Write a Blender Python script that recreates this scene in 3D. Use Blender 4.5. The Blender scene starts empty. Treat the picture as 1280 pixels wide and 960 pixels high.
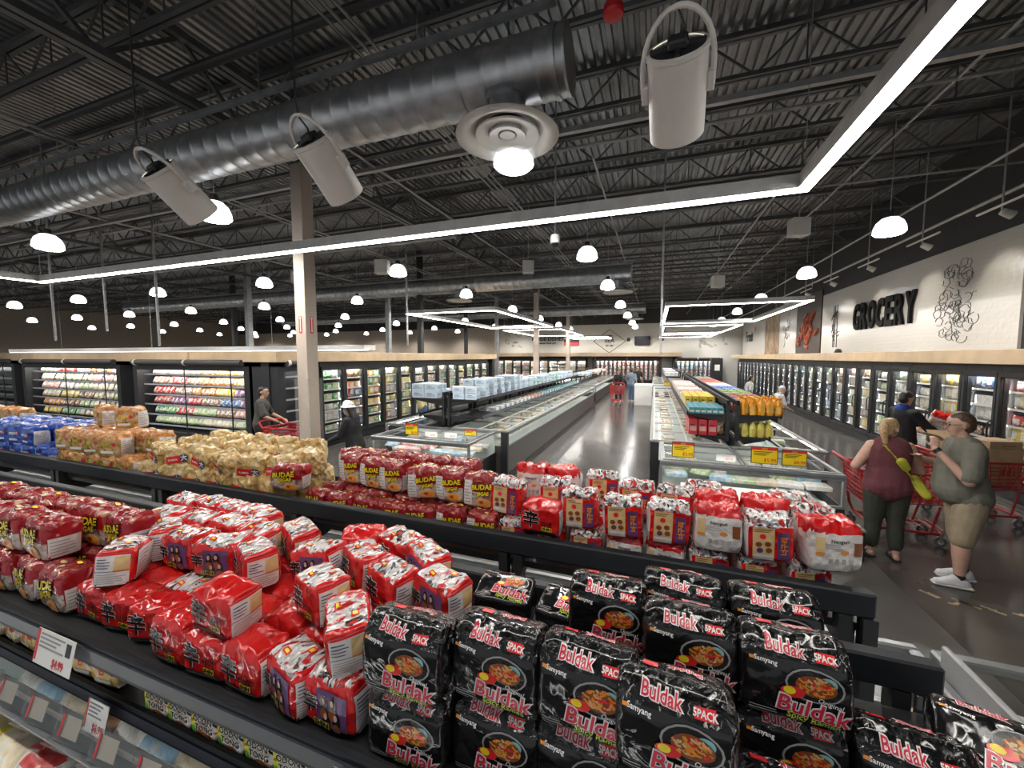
import bpy, bmesh, math, random
from mathutils import Vector, Matrix, noise, Euler
from mathutils.bvhtree import BVHTree
SC = bpy.context.scene
COL = SC.collection
PI = math.pi
R = math.radians
# ------------------------------------------------------------------ camera, world, exposure
cd = bpy.data.cameras.new('camera'); cam = bpy.data.objects.new('camera', cd); COL.objects.link(cam)
cam.location = (0, 0, 2.35); cam.rotation_euler = (R(86), 0, R(20))
cd.sensor_width = 36.0; cd.lens = 36.0 * 490 / 1280; cd.clip_start = .02; cd.clip_end = 200
SC.camera = cam
W = bpy.data.worlds.new('store_ambient'); SC.world = W; W.use_nodes = True
W.node_tree.nodes['Background'].inputs[0].default_value = (.95, .98, 1, 1)
W.node_tree.nodes['Background'].inputs[1].default_value = .24
vs = SC.view_settings; vs.view_transform = 'Standard'; vs.look = 'None'; vs.gamma = 1; vs.use_curve_mapping = False
vs.exposure = 0.8
SC.cycles.use_denoising = True
SC.cycles.max_bounces = 6; SC.cycles.diffuse_bounces = 3; SC.cycles.glossy_bounces = 3
SC.cycles.transmission_bounces = 4; SC.cycles.transparent_max_bounces = 12
SC.cycles.sample_clamp_indirect = 4.0; SC.cycles.caustics_reflective = False; SC.cycles.caustics_refractive = False
PENDANT_W = 150.0; CAN_W = 60.0; RING_E = 21.0; LED_E = 12.

def lamp(kind, loc, watts, size=.1, spot=None, col=(1, .96, .9), rot=None, parent=None):
    l = bpy.data.lights.new('lamp_light', kind); l.energy = watts; l.color = col
    if kind == 'AREA':
        l.shape = 'RECTANGLE'; l.size, l.size_y = size
    else:
        l.shadow_soft_size = size
    if spot:
        l.spot_size = spot; l.spot_blend = .6
    o = bpy.data.objects.new('lamp_light', l); COL.objects.link(o); o.location = loc
    if rot: o.rotation_euler = rot
    if parent: o.parent = parent
    return o
# ------------------------------------------------------------------ materials
MATS = {}
def mat(name, col, rough=.5, metal=0., var=.12, vs_=8., bump=0., bs=40., emit=0., trans=0., alpha=1., spec=.5, coat=0., ecol=None, detail=3):
    if name in MATS: return MATS[name]
    m = bpy.data.materials.new(name); m.use_nodes = True; nt = m.node_tree; N = nt.nodes; L = nt.links
    b = N['Principled BSDF']
    b.inputs['Roughness'].default_value = rough; b.inputs['Metallic'].default_value = metal
    b.inputs['Specular IOR Level'].default_value = spec; b.inputs['Coat Weight'].default_value = coat
    if trans: b.inputs['Transmission Weight'].default_value = trans; b.inputs['IOR'].default_value = 1.1
    if alpha < 1: b.inputs['Alpha'].default_value = alpha
    c = (*col, 1)
    tc = N.new('ShaderNodeTexCoord')
    if var:
        n = N.new('ShaderNodeTexNoise'); n.inputs['Scale'].default_value = vs_; n.inputs['Detail'].default_value = detail
        L.new(tc.outputs['Object'], n.inputs['Vector'])
        r = N.new('ShaderNodeValToRGB'); L.new(n.outputs['Fac'], r.inputs['Fac'])
        r.color_ramp.elements[0].position = .3; r.color_ramp.elements[1].position = .7
        r.color_ramp.elements[0].color = (*[x * (1 - var) for x in col], 1)
        r.color_ramp.elements[1].color = (*[min(1, x * (1 + var)) for x in col], 1)
        L.new(r.outputs['Color'], b.inputs['Base Color'])
    else:
        b.inputs['Base Color'].default_value = c
    if bump:
        v = N.new('ShaderNodeTexNoise'); v.inputs['Scale'].default_value = bs; v.inputs['Detail'].default_value = 2
        L.new(tc.outputs['Object'], v.inputs['Vector'])
        bp = N.new('ShaderNodeBump'); bp.inputs['Strength'].default_value = bump; bp.inputs['Distance'].default_value = .01
        L.new(v.outputs['Fac'], bp.inputs['Height']); L.new(bp.outputs['Normal'], b.inputs['Normal'])
    if emit:
        b.inputs['Emission Color'].default_value = (*(ecol or col), 1); b.inputs['Emission Strength'].default_value = emit
    MATS[name] = m
    return m

def film(name, cols, scale=30., rough=.18, bump=.55, bscale=42., metal=0., stretch=(1, 1, 1), coat=0., dist=.012):
    """crinkled plastic film: facetted bump, coloured by COLS [(position, colour)...]"""
    if name in MATS: return MATS[name]
    m = bpy.data.materials.new(name); m.use_nodes = True; nt = m.node_tree; N = nt.nodes; L = nt.links
    b = N['Principled BSDF']; b.inputs['Roughness'].default_value = rough; b.inputs['Metallic'].default_value = metal
    b.inputs['Coat Weight'].default_value = coat; b.inputs['Coat Roughness'].default_value = .08
    tc = N.new('ShaderNodeTexCoord'); mp = N.new('ShaderNodeMapping'); mp.inputs['Scale'].default_value = stretch
    oi = N.new('ShaderNodeObjectInfo'); ad = N.new('ShaderNodeVectorMath'); ad.operation = 'ADD'
    sc = N.new('ShaderNodeMath'); sc.operation = 'MULTIPLY'; sc.inputs[1].default_value = 7.0
    L.new(oi.outputs['Random'], sc.inputs[0])
    L.new(tc.outputs['Object'], mp.inputs['Vector']); L.new(mp.outputs['Vector'], ad.inputs[0]); L.new(sc.outputs[0], ad.inputs[1])
    if len(cols) > 1:
        n = N.new('ShaderNodeTexNoise'); n.inputs['Scale'].default_value = scale; n.inputs['Detail'].default_value = 3; n.inputs['Distortion'].default_value = 1.2
        L.new(ad.outputs[0], n.inputs['Vector'])
        r = N.new('ShaderNodeValToRGB'); r.color_ramp.interpolation = 'LINEAR'
        els = r.color_ramp.elements
        while len(els) < len(cols): els.new(.5)
        for e, (p, c) in zip(els, cols): e.position = p
        for e, (p, c) in zip(els, cols): e.color = (*c, 1)
        L.new(n.outputs['Fac'], r.inputs['Fac']); L.new(r.outputs['Color'], b.inputs['Base Color'])
    else:
        b.inputs['Base Color'].default_value = (*cols[0][1], 1)
    v = N.new('ShaderNodeTexVoronoi'); v.inputs['Scale'].default_value = bscale; v.feature = 'F1'
    n2 = N.new('ShaderNodeTexNoise'); n2.inputs['Scale'].default_value = bscale * .5; n2.inputs['Distortion'].default_value = 1.5
    L.new(ad.outputs[0], v.inputs['Vector']); L.new(ad.outputs[0], n2.inputs['Vector'])
    mx = N.new('ShaderNodeMath'); mx.operation = 'ADD'
    L.new(v.outputs['Distance'], mx.inputs[0]); L.new(n2.outputs['Fac'], mx.inputs[1])
    bp = N.new('ShaderNodeBump'); bp.inputs['Strength'].default_value = bump; bp.inputs['Distance'].default_value = dist
    L.new(mx.outputs[0], bp.inputs['Height']); L.new(bp.outputs['Normal'], b.inputs['Normal'])
    MATS[name] = m
    return m
# ------------------------------------------------------------------ mesh building
class MB:
    def __init__(s): s.v = []; s.f = []; s.m = []; s.cur = 0
    def mi(s, i): s.cur = i; return s
    def add(s, vs, fs):
        o = len(s.v); s.v += [tuple(p) for p in vs]
        for f in fs: s.f.append(tuple(i + o for i in f)); s.m.append(s.cur)
        return s
    def box(s, x0, x1, y0, y1, z0, z1, b=0.):
        if b:
            b = min(b, (x1 - x0) / 2.01, (y1 - y0) / 2.01, (z1 - z0) / 2.01)
            vs = []
            for z, k in ((z0, 1), (z0 + b, 0), (z1 - b, 0), (z1, 1)):
                i = b if k else 0
                c = b if not k else b * 1.0
                xa, xb, ya, yb = x0 + i, x1 - i, y0 + i, y1 - i
                if k: vs += [(xa, ya, z), (xa, ya, z), (xb, ya, z), (xb, ya, z), (xb, yb, z), (xb, yb, z), (xa, yb, z), (xa, yb, z)]
                else: vs += [(xa, ya + c, z), (xa + c, ya, z), (xb - c, ya, z), (xb, ya + c, z), (xb, yb - c, z), (xb - c, yb, z), (xa + c, yb, z), (xa, yb - c, z)]
            # collapse doubled cap corners
            cap0 = [vs[0], vs[2], vs[4], vs[6]]; cap1 = [vs[24], vs[26], vs[28], vs[30]]
            P = cap0 + vs[8:24] + cap1
            F = [(3, 2, 1, 0), (20, 21, 22, 23)]
            for q in range(4):
                a, c2 = 4 + q * 2, 4 + q * 2 + 1
                nx = 4 + (q * 2 + 2) % 8
                F += [(q, c2, a), (q, (q + 1) % 4, nx, c2)]
                F += [(a, c2, c2 + 8, a + 8), (c2, nx, nx + 8, c2 + 8)]
                F += [(20 + q, a + 8, c2 + 8), (20 + q, c2 + 8, nx + 8, 20 + (q + 1) % 4)]
            return s.add(P, F)
        return s.add([(x0, y0, z0), (x1, y0, z0), (x1, y1, z0), (x0, y1, z0), (x0, y0, z1), (x1, y0, z1), (x1, y1, z1), (x0, y1, z1)],
                     [(3, 2, 1, 0), (4, 5, 6, 7), (0, 1, 5, 4), (1, 2, 6, 5), (2, 3, 7, 6), (3, 0, 4, 7)])
    def tube(s, pts, r, n=8, caps=True):
        pts = [Vector(p) for p in pts]; rs = r if isinstance(r, (list, tuple)) else [r] * len(pts)
        rings = []; up = None
        for i, p in enumerate(pts):
            d = (pts[min(i + 1, len(pts) - 1)] - pts[max(i - 1, 0)])
            d = d.normalized() if d.length > 1e-9 else Vector((0, 0, 1))
            if up is None: up = d.orthogonal().normalized()
            up = (up - d * up.dot(d)); up = up.normalized() if up.length > 1e-6 else d.orthogonal().normalized()
            sd = d.cross(up)
            rings.append([p + (up * math.cos(2 * PI * k / n) + sd * math.sin(2 * PI * k / n)) * rs[i] for k in range(n)])
        vs = [v for rg in rings for v in rg]; fs = []
        for i in range(len(pts) - 1):
            for k in range(n):
                a, b2 = i * n + k, i * n + (k + 1) % n
                fs.append((a, b2, b2 + n, a + n))
        if caps: fs += [tuple(reversed(range(n))), tuple(range((len(pts) - 1) * n, len(pts) * n))]
        return s.add(vs, fs)
    def bar(s, p0, p1, w, h):
        p0, p1 = Vector(p0), Vector(p1); d = (p1 - p0).normalized()
        sd = d.cross(Vector((0, 0, 1))); sd = sd.normalized() if sd.length > 1e-4 else Vector((1, 0, 0))
        up = sd.cross(d)
        vs = [p + sd * a * w / 2 + up * b * h / 2 for p in (p0, p1) for a, b in ((-1, -1), (1, -1), (1, 1), (-1, 1))]
        return s.add(vs, [(3, 2, 1, 0), (4, 5, 6, 7), (0, 1, 5, 4), (1, 2, 6, 5), (2, 3, 7, 6), (3, 0, 4, 7)])
    def lathe(s, prof, n=24, c=(0, 0, 0), axis=None):
        vs = []; fs = []
        q = Vector((0, 0, 1)).rotation_difference(Vector(axis)) if axis else None
        for r, z in prof:
            for k in range(n):
                p = Vector((r * math.cos(2 * PI * k / n), r * math.sin(2 * PI * k / n), z))
                if q: p = q @ p
                vs.append(p + Vector(c))
        for i in range(len(prof) - 1):
            for k in range(n):
                a, b2 = i * n + k, i * n + (k + 1) % n
                fs.append((a, b2, b2 + n, a + n))
        return s.add(vs, fs)
    def quad(s, *p): return s.add(p, [tuple(range(len(p)))])
    def mesh(s, name, mats, smooth=False):
        me = bpy.data.meshes.new(name); me.from_pydata(s.v, [], s.f)
        for m in (mats if isinstance(mats, (list, tuple)) else [mats]): me.materials.append(m)
        me.polygons.foreach_set('material_index', s.m)
        if smooth:
            me.polygons.foreach_set('use_smooth', [True] * len(s.f))
            try: me.set_sharp_from_angle(angle=R(38))
            except Exception: pass
        me.update()
        return me
    def build(s, name, mats, parent=None, smooth=False, loc=None, rot=None):
        o = bpy.data.objects.new(name, s.mesh(name, mats, smooth)); COL.objects.link(o)
        if parent: o.parent = parent
        if loc: o.location = loc
        if rot: o.rotation_euler = rot
        return o

def tag(o, label=None, cat=None, group=None, kind=None):
    if label: o['label'] = label
    if cat: o['category'] = cat
    if group: o['group'] = group
    if kind: o['kind'] = kind
    return o
def thing(name, label, cat, loc=(0, 0, 0), rz=0., group=None):
    o = bpy.data.objects.new(name, None); COL.objects.link(o); o.location = loc; o.rotation_euler = (0, 0, rz)
    o.empty_display_size = .1
    return tag(o, label, cat, group)
def ob(name, me, parent=None, loc=None, rot=None):
    o = bpy.data.objects.new(name, me); COL.objects.link(o)
    if parent: o.parent = parent
    if loc is not None: o.location = loc
    if rot is not None: o.rotation_euler = rot
    return o
KIDS = {}
def dup(root, loc, rz=None, label=None, group=None, rot=None):
    """copy of a thing with copies of its parts and sub-parts"""
    def rec(o, par):
        c = o.copy(); COL.objects.link(c)
        if par: c.parent = par
        for ch in o.children: rec(ch, c)
        return c
    r = rec(root, None); r.location = loc
    if rz is not None: r.rotation_euler = (0, 0, rz)
    if rot is not None: r.rotation_euler = rot
    if label: r['label'] = label
    if group: r['group'] = group
    return r
def struct(o): o['kind'] = 'structure'; return o
ORD = 'first second third fourth fifth sixth seventh eighth ninth tenth eleventh twelfth thirteenth fourteenth fifteenth sixteenth seventeenth eighteenth nineteenth twentieth'.split()
ORD += ['twenty-' + x for x in ORD[:9]] + ['thirtieth'] + ['thirty-' + x for x in ORD[:9]] + ['fortieth'] + ['forty-' + x for x in ORD[:9]] + ['fiftieth']
BENCH = bpy.data.scenes.new('bench')                     # scratch scene for turning curves and skins into meshes
def bake(o):
    BENCH.collection.objects.link(o)
    BENCH.view_layers[0].update(); dg = BENCH.view_layers[0].depsgraph; dg.update()
    me = bpy.data.meshes.new_from_object(o.evaluated_get(dg))
    bpy.data.objects.remove(o); return me
def text_mesh(body, size, mats, extrude=0., offset=0., shear=0., res=2, sx=1., align='CENTER'):
    cu = bpy.data.curves.new('lettering', 'FONT'); cu.body = body; cu.size = size; cu.extrude = extrude; cu.offset = offset
    cu.shear = shear; cu.align_x = align; cu.align_y = 'CENTER'; cu.resolution_u = res
    me = bake(bpy.data.objects.new('lettering', cu)); bpy.data.curves.remove(cu)
    if sx != 1: me.transform(Matrix.Diagonal((sx, 1, 1, 1)))
    me.materials.clear()
    for m in (mats if isinstance(mats, (list, tuple)) else [mats]): me.materials.append(m)
    return me
def text_geo(*a, **k):
    """text as plain (verts, faces) lists"""
    me = text_mesh(*a, **k); v = [tuple(x.co) for x in me.vertices]; f = [tuple(p.vertices) for p in me.polygons]
    bpy.data.meshes.remove(me); return v, f
rnd = random.Random(7)

# ------------------------------------------------------------------ setting
black = mat('black_powder_coat', (.018, .019, .021), .42)
dark = mat('dark_charcoal_paint', (.032, .031, .031), .75)
steel = mat('painted_steel_dark', (.05, .052, .055), .5, .3)
galv = mat('galvanised_steel', (.42, .43, .44), .34, .85, var=.22, vs_=6)
white = mat('white_enamel', (.80, .79, .76), .4, var=.03)
offw = mat('offwhite_paint', (.62, .60, .56), .5, var=.05)
wood = mat('light_oak_laminate', (.50, .37, .235), .5, var=.12, vs_=3)
taupe = mat('taupe_column_paint', (.46, .385, .325), .55, var=.04)
chrome = mat('brushed_chrome', (.6, .6, .61), .25, 1.)
greym = mat('grey_aluminium', (.30, .31, .32), .38, .6)
lglow = mat('led_diffuser', (1, .97, .92), .5, var=0, emit=RING_E, ecol=(1, .96, .89))
ledw = mat('case_led', (1, 1, 1), .5, var=0, emit=LED_E, ecol=(1, 1, .97))
paper = mat('white_card', (.78, .77, .74), .55, var=.03)
redp = mat('red_print', (.62, .02, .03), .45, var=.05)
blackp = mat('black_print', (.015, .015, .016), .5, var=0)
glass = mat('clear_glass', (.03, .035, .035), .02, var=0, alpha=.10, spec=.5)
acry = mat('clear_acrylic', (.6, .64, .64), .05, var=0, alpha=.13, spec=.6)

def floor_mat():
    m = bpy.data.materials.new('polished_concrete'); m.use_nodes = True; nt = m.node_tree; N = nt.nodes; L = nt.links
    b = N['Principled BSDF']; tc = N.new('ShaderNodeTexCoord')
    n = N.new('ShaderNodeTexNoise'); n.inputs['Scale'].default_value = 1.3; n.inputs['Detail'].default_value = 6
    L.new(tc.outputs['Object'], n.inputs['Vector'])
    r = N.new('ShaderNodeValToRGB'); L.new(n.outputs['Fac'], r.inputs['Fac'])
    r.color_ramp.elements[0].position = .3; r.color_ramp.elements[1].position = .75
    r.color_ramp.elements[0].color = (.058, .053, .049, 1); r.color_ramp.elements[1].color = (.092, .086, .080, 1)
    sx = N.new('ShaderNodeSeparateXYZ'); L.new(tc.outputs['Object'], sx.inputs[0])
    def joint(out, per, off):
        a = N.new('ShaderNodeMath'); a.operation = 'ADD'; a.inputs[1].default_value = off; L.new(out, a.inputs[0])
        w = N.new('ShaderNodeMath'); w.operation = 'PINGPONG'; w.inputs[1].default_value = per / 2; L.new(a.outputs[0], w.inputs[0])
        c = N.new('ShaderNodeMath'); c.operation = 'LESS_THAN'; c.inputs[1].default_value = .007; L.new(w.outputs[0], c.inputs[0]); return c
    ja = joint(sx.outputs['X'], 4.9, .75); jb = joint(sx.outputs['Y'], 4.6, 1.6)
    mx = N.new('ShaderNodeMath'); mx.operation = 'MAXIMUM'; L.new(ja.outputs[0], mx.inputs[0]); L.new(jb.outputs[0], mx.inputs[1])
    mc = N.new('ShaderNodeMixRGB'); mc.inputs[2].default_value = (.02, .02, .02, 1)
    L.new(mx.outputs[0], mc.inputs[0]); L.new(r.outputs['Color'], mc.inputs[1])
    L.new(mc.outputs[0], b.inputs['Base Color'])
    rr = N.new('ShaderNodeMapRange'); rr.inputs[3].default_value = .10; rr.inputs[4].default_value = .24
    L.new(n.outputs['Fac'], rr.inputs[0]); L.new(rr.outputs[0], b.inputs['Roughness'])
    b.inputs['Specular IOR Level'].default_value = .6
    return m
fl = MB().box(-48, 6.3, -4, 34.2, -.1, 0).build('floor', floor_mat()); struct(fl)
# lighter concrete pour beside the noodle island, faded yellow floor marks
st = MB().box(1.35, 2.4, -4, 5.6, .0005, .002).build('floor_slab', mat('pale_concrete', (.10, .094, .087), .3, vs_=2)); struct(st)
ym = mat('worn_yellow_paint', (.36, .30, .17), .7, var=.5, vs_=30)
for k, (x, y, l, a) in enumerate([(2.62, 4.92, .16, -.9), (2.86, 4.86, .2, -.7), (3.02, 4.80, .18, -.6), (3.25, 4.76, .24, -.3), (3.42, 4.70, .2, -.5), (3.65, 4.66, .26, -.2), (3.9, 4.6, .2, -.4), (2.74, 4.80, .1, .6)]):
    m = MB()
    for j in range(3):
        o_ = rnd.uniform(-.03, .03); m.box(-l / 2 + j * .05, l / 2 - rnd.random() * .1, o_ - .014, o_ + .014, .002, .004)
    tag(m.build('floor_marking', ym, loc=(x, y, 0), rot=(0, 0, a)), 'worn yellow paint stroke on the concrete, %s from the noodle island' % ORD[k], 'floor marking', 'worn yellow floor marks')
# ceiling: corrugated steel deck, ribs along the aisles
m = MB(); x = -48.; zc = 6.85; prof = []
while x < 6.4:
    prof += [(x, zc), (x + .07, zc), (x + .085, zc + .05), (x + .135, zc + .05)]; x += .15
vs_ = []; fs_ = []
for (px, pz) in prof: vs_ += [(px, -4, pz), (px, 34.2, pz)]
for i in range(len(prof) - 1): fs_.append((2 * i, 2 * i + 1, 2 * i + 3, 2 * i + 2))
m.add(vs_, fs_)
struct(m.build('ceiling', mat('deck_steel', (.25, .255, .26), .36, .55, var=.3, vs_=1.4, detail=6)))
struct(MB().box(6.2, 6.4, -4, 34.2, 0, 6.85).build('wall_right', dark))
tile = mat('pale_back_wall', (.55, .54, .50), .35, var=.04)
struct(MB().box(-13.6, 6.2, 34, 34.2, 0, 5.05).box(-48, 6.2, 34.02, 34.2, 5.05, 6.85).build('wall_back', [tile]))
struct(MB().box(-48, 6.2, 33.98, 34.0, 5.05, 6.85).build('trim_back', dark))
struct(MB().box(-48, -13.6, 34, 34.2, 0, 5.05).build('wall_back_tan', mat('tan_panelling', (.42, .35, .28), .5)))
struct(MB().box(-48.2, -48, -4, 34.2, 0, 6.85).build('wall_left', mat('tan_paint', (.30, .26, .21), .6)))
# roof joists along x, girders along y
jn = 0
web = mat('joist_steel', (.095, .097, .10), .5, .3)
y = -1.9
joist = None
while y < 33.5:
    lab = '%s open-web steel roof joist counted from the camera end' % ORD[jn]
    if joist is None:
        joist = thing('roof_joist', lab, 'joist', (0, y, 6.2), 0, 'open-web roof joists')
        MB().box(-48, 6.2, -.07, -.012, .54, .61).box(-48, 6.2, .012, .07, .54, .61).build('top_chord', web, joist)
        MB().box(-48, 6.2, -.06, -.012, 0, .055).box(-48, 6.2, .012, .06, 0, .055).build('bottom_chord', web, joist)
        m = MB(); xx = -48.
        while xx < 6.1:
            m.bar((xx, 0, .03), (xx + .6, 0, .57), .026, .026); m.bar((xx + .6, 0, .57), (xx + 1.2, 0, .03), .026, .026)
            m.bar((xx + .6, 0, .57), (xx + .6, 0, .03), .016, .016); xx += 1.2
        m.build('web', web, joist)
        y1 = joist
    else:
        dup(joist, (0, y, 6.2), label=lab)
    y += 1.68; jn += 1
gk = 0
gird = None
for gx in (-36.8, -26.5, -16.3, -6.0):
    lab = 'heavy steel roof girder running the length of the store, %s from the far left' % ORD[gk]
    if gird is None:
        gird = thing('roof_girder', lab, 'girder', (gx, 0, 5.72), 0, 'roof girders')
        MB().box(-.11, -.02, -4, 34, .78, .88).box(.02, .11, -4, 34, .78, .88).build('top_chord', web, gird)
        MB().box(-.11, -.02, -4, 34, 0, .09).box(.02, .11, -4, 34, 0, .09).build('bottom_chord', web, gird)
        m = MB(); yy = -4.
        while yy < 33:
            m.bar((0, yy, .05), (0, yy + .85, .83), .05, .05); m.bar((0, yy + .85, .83), (0, yy + 1.7, .05), .05, .05); yy += 1.7
        m.build('web', web, gird)
    else: dup(gird, (gx, 0, 5.72), label=lab)
    gk += 1
# columns
m = MB().box(-.125, .125, -.125, .125, 0, 5.72)
cpos = [(-6.0, 5.5, 'taupe square steel column standing among the noodle packs', 'taupe'), (-6.0, 20.3, 'taupe square column rising beyond the pale boxes', 'taupe'), (-6.0, 28.5, 'taupe square column before the side dishes wall', 'taupe')]
for i, (x, y, lab, _) in enumerate(cpos):
    c = MB().box(-.125, .125, -.125, .125, 0, 6.8, .006).build('support_column', taupe, loc=(x, y, 0)); tag(c, lab, 'column', 'support columns')
    if i == 0:
        for (px, py, rz) in ((.0, -.127, 0), (.127, .0, PI / 2)):
            s = MB().box(-.035, .035, -.002, 0, -.15, .15).build('fire_extinguisher_sign', redp, c, loc=(px, py, 2.92), rot=(0, 0, rz))
            s['label'] = 'red and white vertical sign'
            MB().box(-.008, .008, -.004, -.002, -.10, .10).add([(-.022, -.004, -.10), (.022, -.004, -.10), (0, -.004, -.13)], [(0, 1, 2)]).box(-.02, .02, -.004, -.002, .105, .135).build('sign_arrow', paper, s)
        g = MB()
        for dx in (-.14, .14):
            for dy in (-.14, .14): g.box(dx - .02, dx + .02, dy - .02, dy + .02, .0, 1.95)
        g.build('corner_guard', acry, c)['label'] = 'clear corner guard'
for k, (x, y) in enumerate([(-9.5, 14.6), (-12.6, 16.5), (-12.3, 24.5), (-16.3, 12.0), (-21.5, 15.0), (-9.8, 24.0)]):
    tag(MB().box(-.1, .1, -.1, .1, 0, 6.8).build('support_column', black if k % 2 == 0 else galv, loc=(x, y, 0)), 'slim %s column standing far behind the door freezers, %s from the aisle' % ('black' if k % 2 == 0 else 'grey', ORD[[0, 2, 3, 4, 5, 1][k]]), 'column', 'far columns')
# round ducts with diffusers
def duct(y, x0, x1, lab, diffs):
    d = thing('air_duct', lab, 'duct', (0, y, 5.25), 0, 'round spiral ducts')
    m = MB(); n = 36; r = .30; x = x0; rings = []
    while x < x1:
        rings += [(x, r), (x + .22, r), (x + .23, r + .006), (x + .25, r + .006), (x + .26, r)]; x += .27
    vs = []; fs = []
    for (px, rr) in rings:
        for k in range(n):
            a = 2 * PI * k / n; vs.append((px, rr * math.cos(a), rr * math.sin(a)))
    for i in range(len(rings) - 1):
        for k in range(n):
            a, b = i * n + k, i * n + (k + 1) % n; fs.append((a, a + n, b + n, b))
    fs.append(tuple(range((len(rings) - 1) * n, len(rings) * n)))
    m.add(vs, fs); m.build('duct_body', galv, d, smooth=True)
    g = MB(); xx = x1 - .7
    MB().tube([(x1 + .02, 0, 0), (x1 + .07, 0, 0)], .315, 32).build('end_cap', galv, d, smooth=True)
    for zz in (x1 - 1.5, ):
        while zz > max(x0, -22): MB().tube([(zz, -.1, .29), (zz, -.1, 1.6)], .007, 6).build('hanger_rod', galv, d); zz -= 2.4
    MB().box(max(x0, -30), x1 + .1, -.36, -.30, .27, .32).build('support_rail', galv, d)
    for xd in diffs:
        q = MB().tube([(xd, -.02, -.2), (xd, -.02, -.52)], .19, 28, False).tube([(xd, -.02, -.23), (xd, -.02, -.27)], .225, 28).build('branch_collar', galv, d, smooth=True)
        c = MB()
        c.lathe([(.20, -.46), (.24, -.52), (.50, -.60), (.53, -.605), (.535, -.62), (.50, -.635), (.42, -.615), (.34, -.56), (.33, -.55)], 40, (xd, -.02, 0))
        c.lathe([(.16, -.55), (.30, -.585), (.335, -.60), (.33, -.615), (.29, -.61), (.2, -.585)], 36, (xd, -.02, 0))
        c.lathe([(.08, -.57), (.175, -.59), (.195, -.605), (.19, -.62), (.15, -.61), (.10, -.60)], 32, (xd, -.02, 0))
        c.lathe([(.0, -.60), (.08, -.605), (.085, -.59), (.0, -.585)], 24, (xd, -.02, 0))
        c.build('diffuser', offw, d, smooth=True)
        MB().lathe([(.0, -.5), (.33, -.52)], 28, (xd, -.02, 0)).build('diffuser_throat', black, d)
duct(4.0, -30, -1.02, 'large round galvanised duct overhead with one pale round diffuser', [-1.5])
duct(14.6, -30, -.9, 'long round galvanised duct crossing over the pale box racks', [-7.6, -1.3])
duct(25.2, -30, -.8, 'round galvanised duct deep in the store before the back wall', [-7.5, -1.2])
# pipes and conduits
pipe = mat('black_pipe', (.025, .025, .026), .5)
tag(MB().tube([(-30, 3.55, 6.0), (6, 3.55, 6.0)], .055, 12).build('sprinkler_pipe', pipe), 'black sprinkler main running alongside the large round duct', 'pipe')
rp = thing('pipe_valve', 'red coupling on the black sprinkler main above the duct', 'valve', (-1.9, 3.55, 6.0))
rr_ = mat('red_valve_paint', (.45, .06, .03), .4)
MB().tube([(-.07, 0, 0), (.07, 0, 0)], .075, 14).tube([(0, 0, 0), (0, -.02, -.17)], .035, 10).build('body', rr_, rp, smooth=True)
MB().tube([(.1, 0, 0), (.13, 0, 0)], .07, 12).tube([(.12, 0, -.02), (.16, -.03, -.2)], .02, 8).build('clamp', rr_, rp, smooth=True)
tag(MB().tube([(0, 0, .05), (0, 0, -.02)], [.09, .10], 16).lathe([(.10, -.02), (.09, -.045), (.02, -.06), (0, -.06)], 16).build('alarm_bell', redp, loc=(-.45, 4.05, 5.62), smooth=True), 'small red round alarm bell under the roof right of the duct', 'alarm bell')
al = MB().tube([(-.45, 4.05, 5.66), (-.45, 4.05, 6.2)], .006, 6).build('hanging_rod', galv); tag(al, 'thin rod carrying the red alarm bell', 'rod')
lg = mat('conduit_grey', (.34, .34, .34), .45, .5)
pl = [((-3.1, -3, 5.9), (-3.1, 33, 5.9), .018, 'lengthways conduit left of the duct end'), ((-3.22, -3, 5.9), (-3.22, 33, 5.9), .018, 'second lengthways conduit left of the duct end'), ((-3.34, -3, 5.9), (-3.34, 33, 5.9), .014, 'third thin lengthways conduit left of the duct end'),
      ((-4.6, 4.6, 5.6), (-4.6, 33, 5.6), .02, 'lengthways pipe between the girder and the duct end'), ((-8.6, 2, 5.7), (-8.6, 33, 5.7), .02, 'lengthways pipe above the far door freezers'), ((-8.8, 2, 5.7), (-8.8, 33, 5.7), .02, 'second lengthways pipe above the far door freezers'),
      ((-12.4, 1, 5.6), (-12.4, 33, 5.6), .03, 'lengthways pipe over the open cases'), ((-20, 9.6, 5.7), (6, 9.6, 5.7), .022, 'crossways conduit beyond the first ring light'), ((-20, 6.9, 5.9), (6, 6.9, 5.9), .03, 'crossways pipe beyond the large duct'), ((-24, 8.5, 5.2), (-4.5, 8.5, 5.2), .05, 'crossways pale pipe low over the open cases'),
      ((4.6, -3, 5.2), (4.6, 33, 5.2), .022, 'lengthways pipe high by the grocery wall'), ((5.3, -3, 5.0), (5.3, 33, 5.0), .03, 'lengthways track pipe close to the grocery wall'), ((2.2, 9, 5.6), (2.2, 33, 5.6), .02, 'lengthways conduit over the right islands'), ((-1.0, 6.5, 5.5), (-1.0, 33, 5.5), .018, 'lengthways conduit over the main aisle'),
      ((3.55, -3, 5.9), (3.55, 33, 5.9), .02, 'lengthways conduit right of the ring light'), ((-20, 2.2, 5.95), (6, 2.2, 5.95), .03, 'crossways pipe overhead just before the duct'), ((-20, 1.2, 5.6), (1.2, 1.2, 5.6), .02, 'crossways slotted channel overhead near the camera')]
for a, b, r, lab in pl: tag(MB().tube([a, b], r, 8).build('ceiling_pipe', lg), lab, 'pipe', 'pipes and conduits under the roof')
m = MB()
tag(MB().box(-20, 5, -.04, .04, 0, .03).box(-20, 5, -.04, -.034, .03, .07).box(-20, 5, .034, .04, .03, .07).build('cable_tray', lg, loc=(0, 5.8, 5.55)), 'grey cable tray running crossways beyond the duct', 'cable tray')
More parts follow.
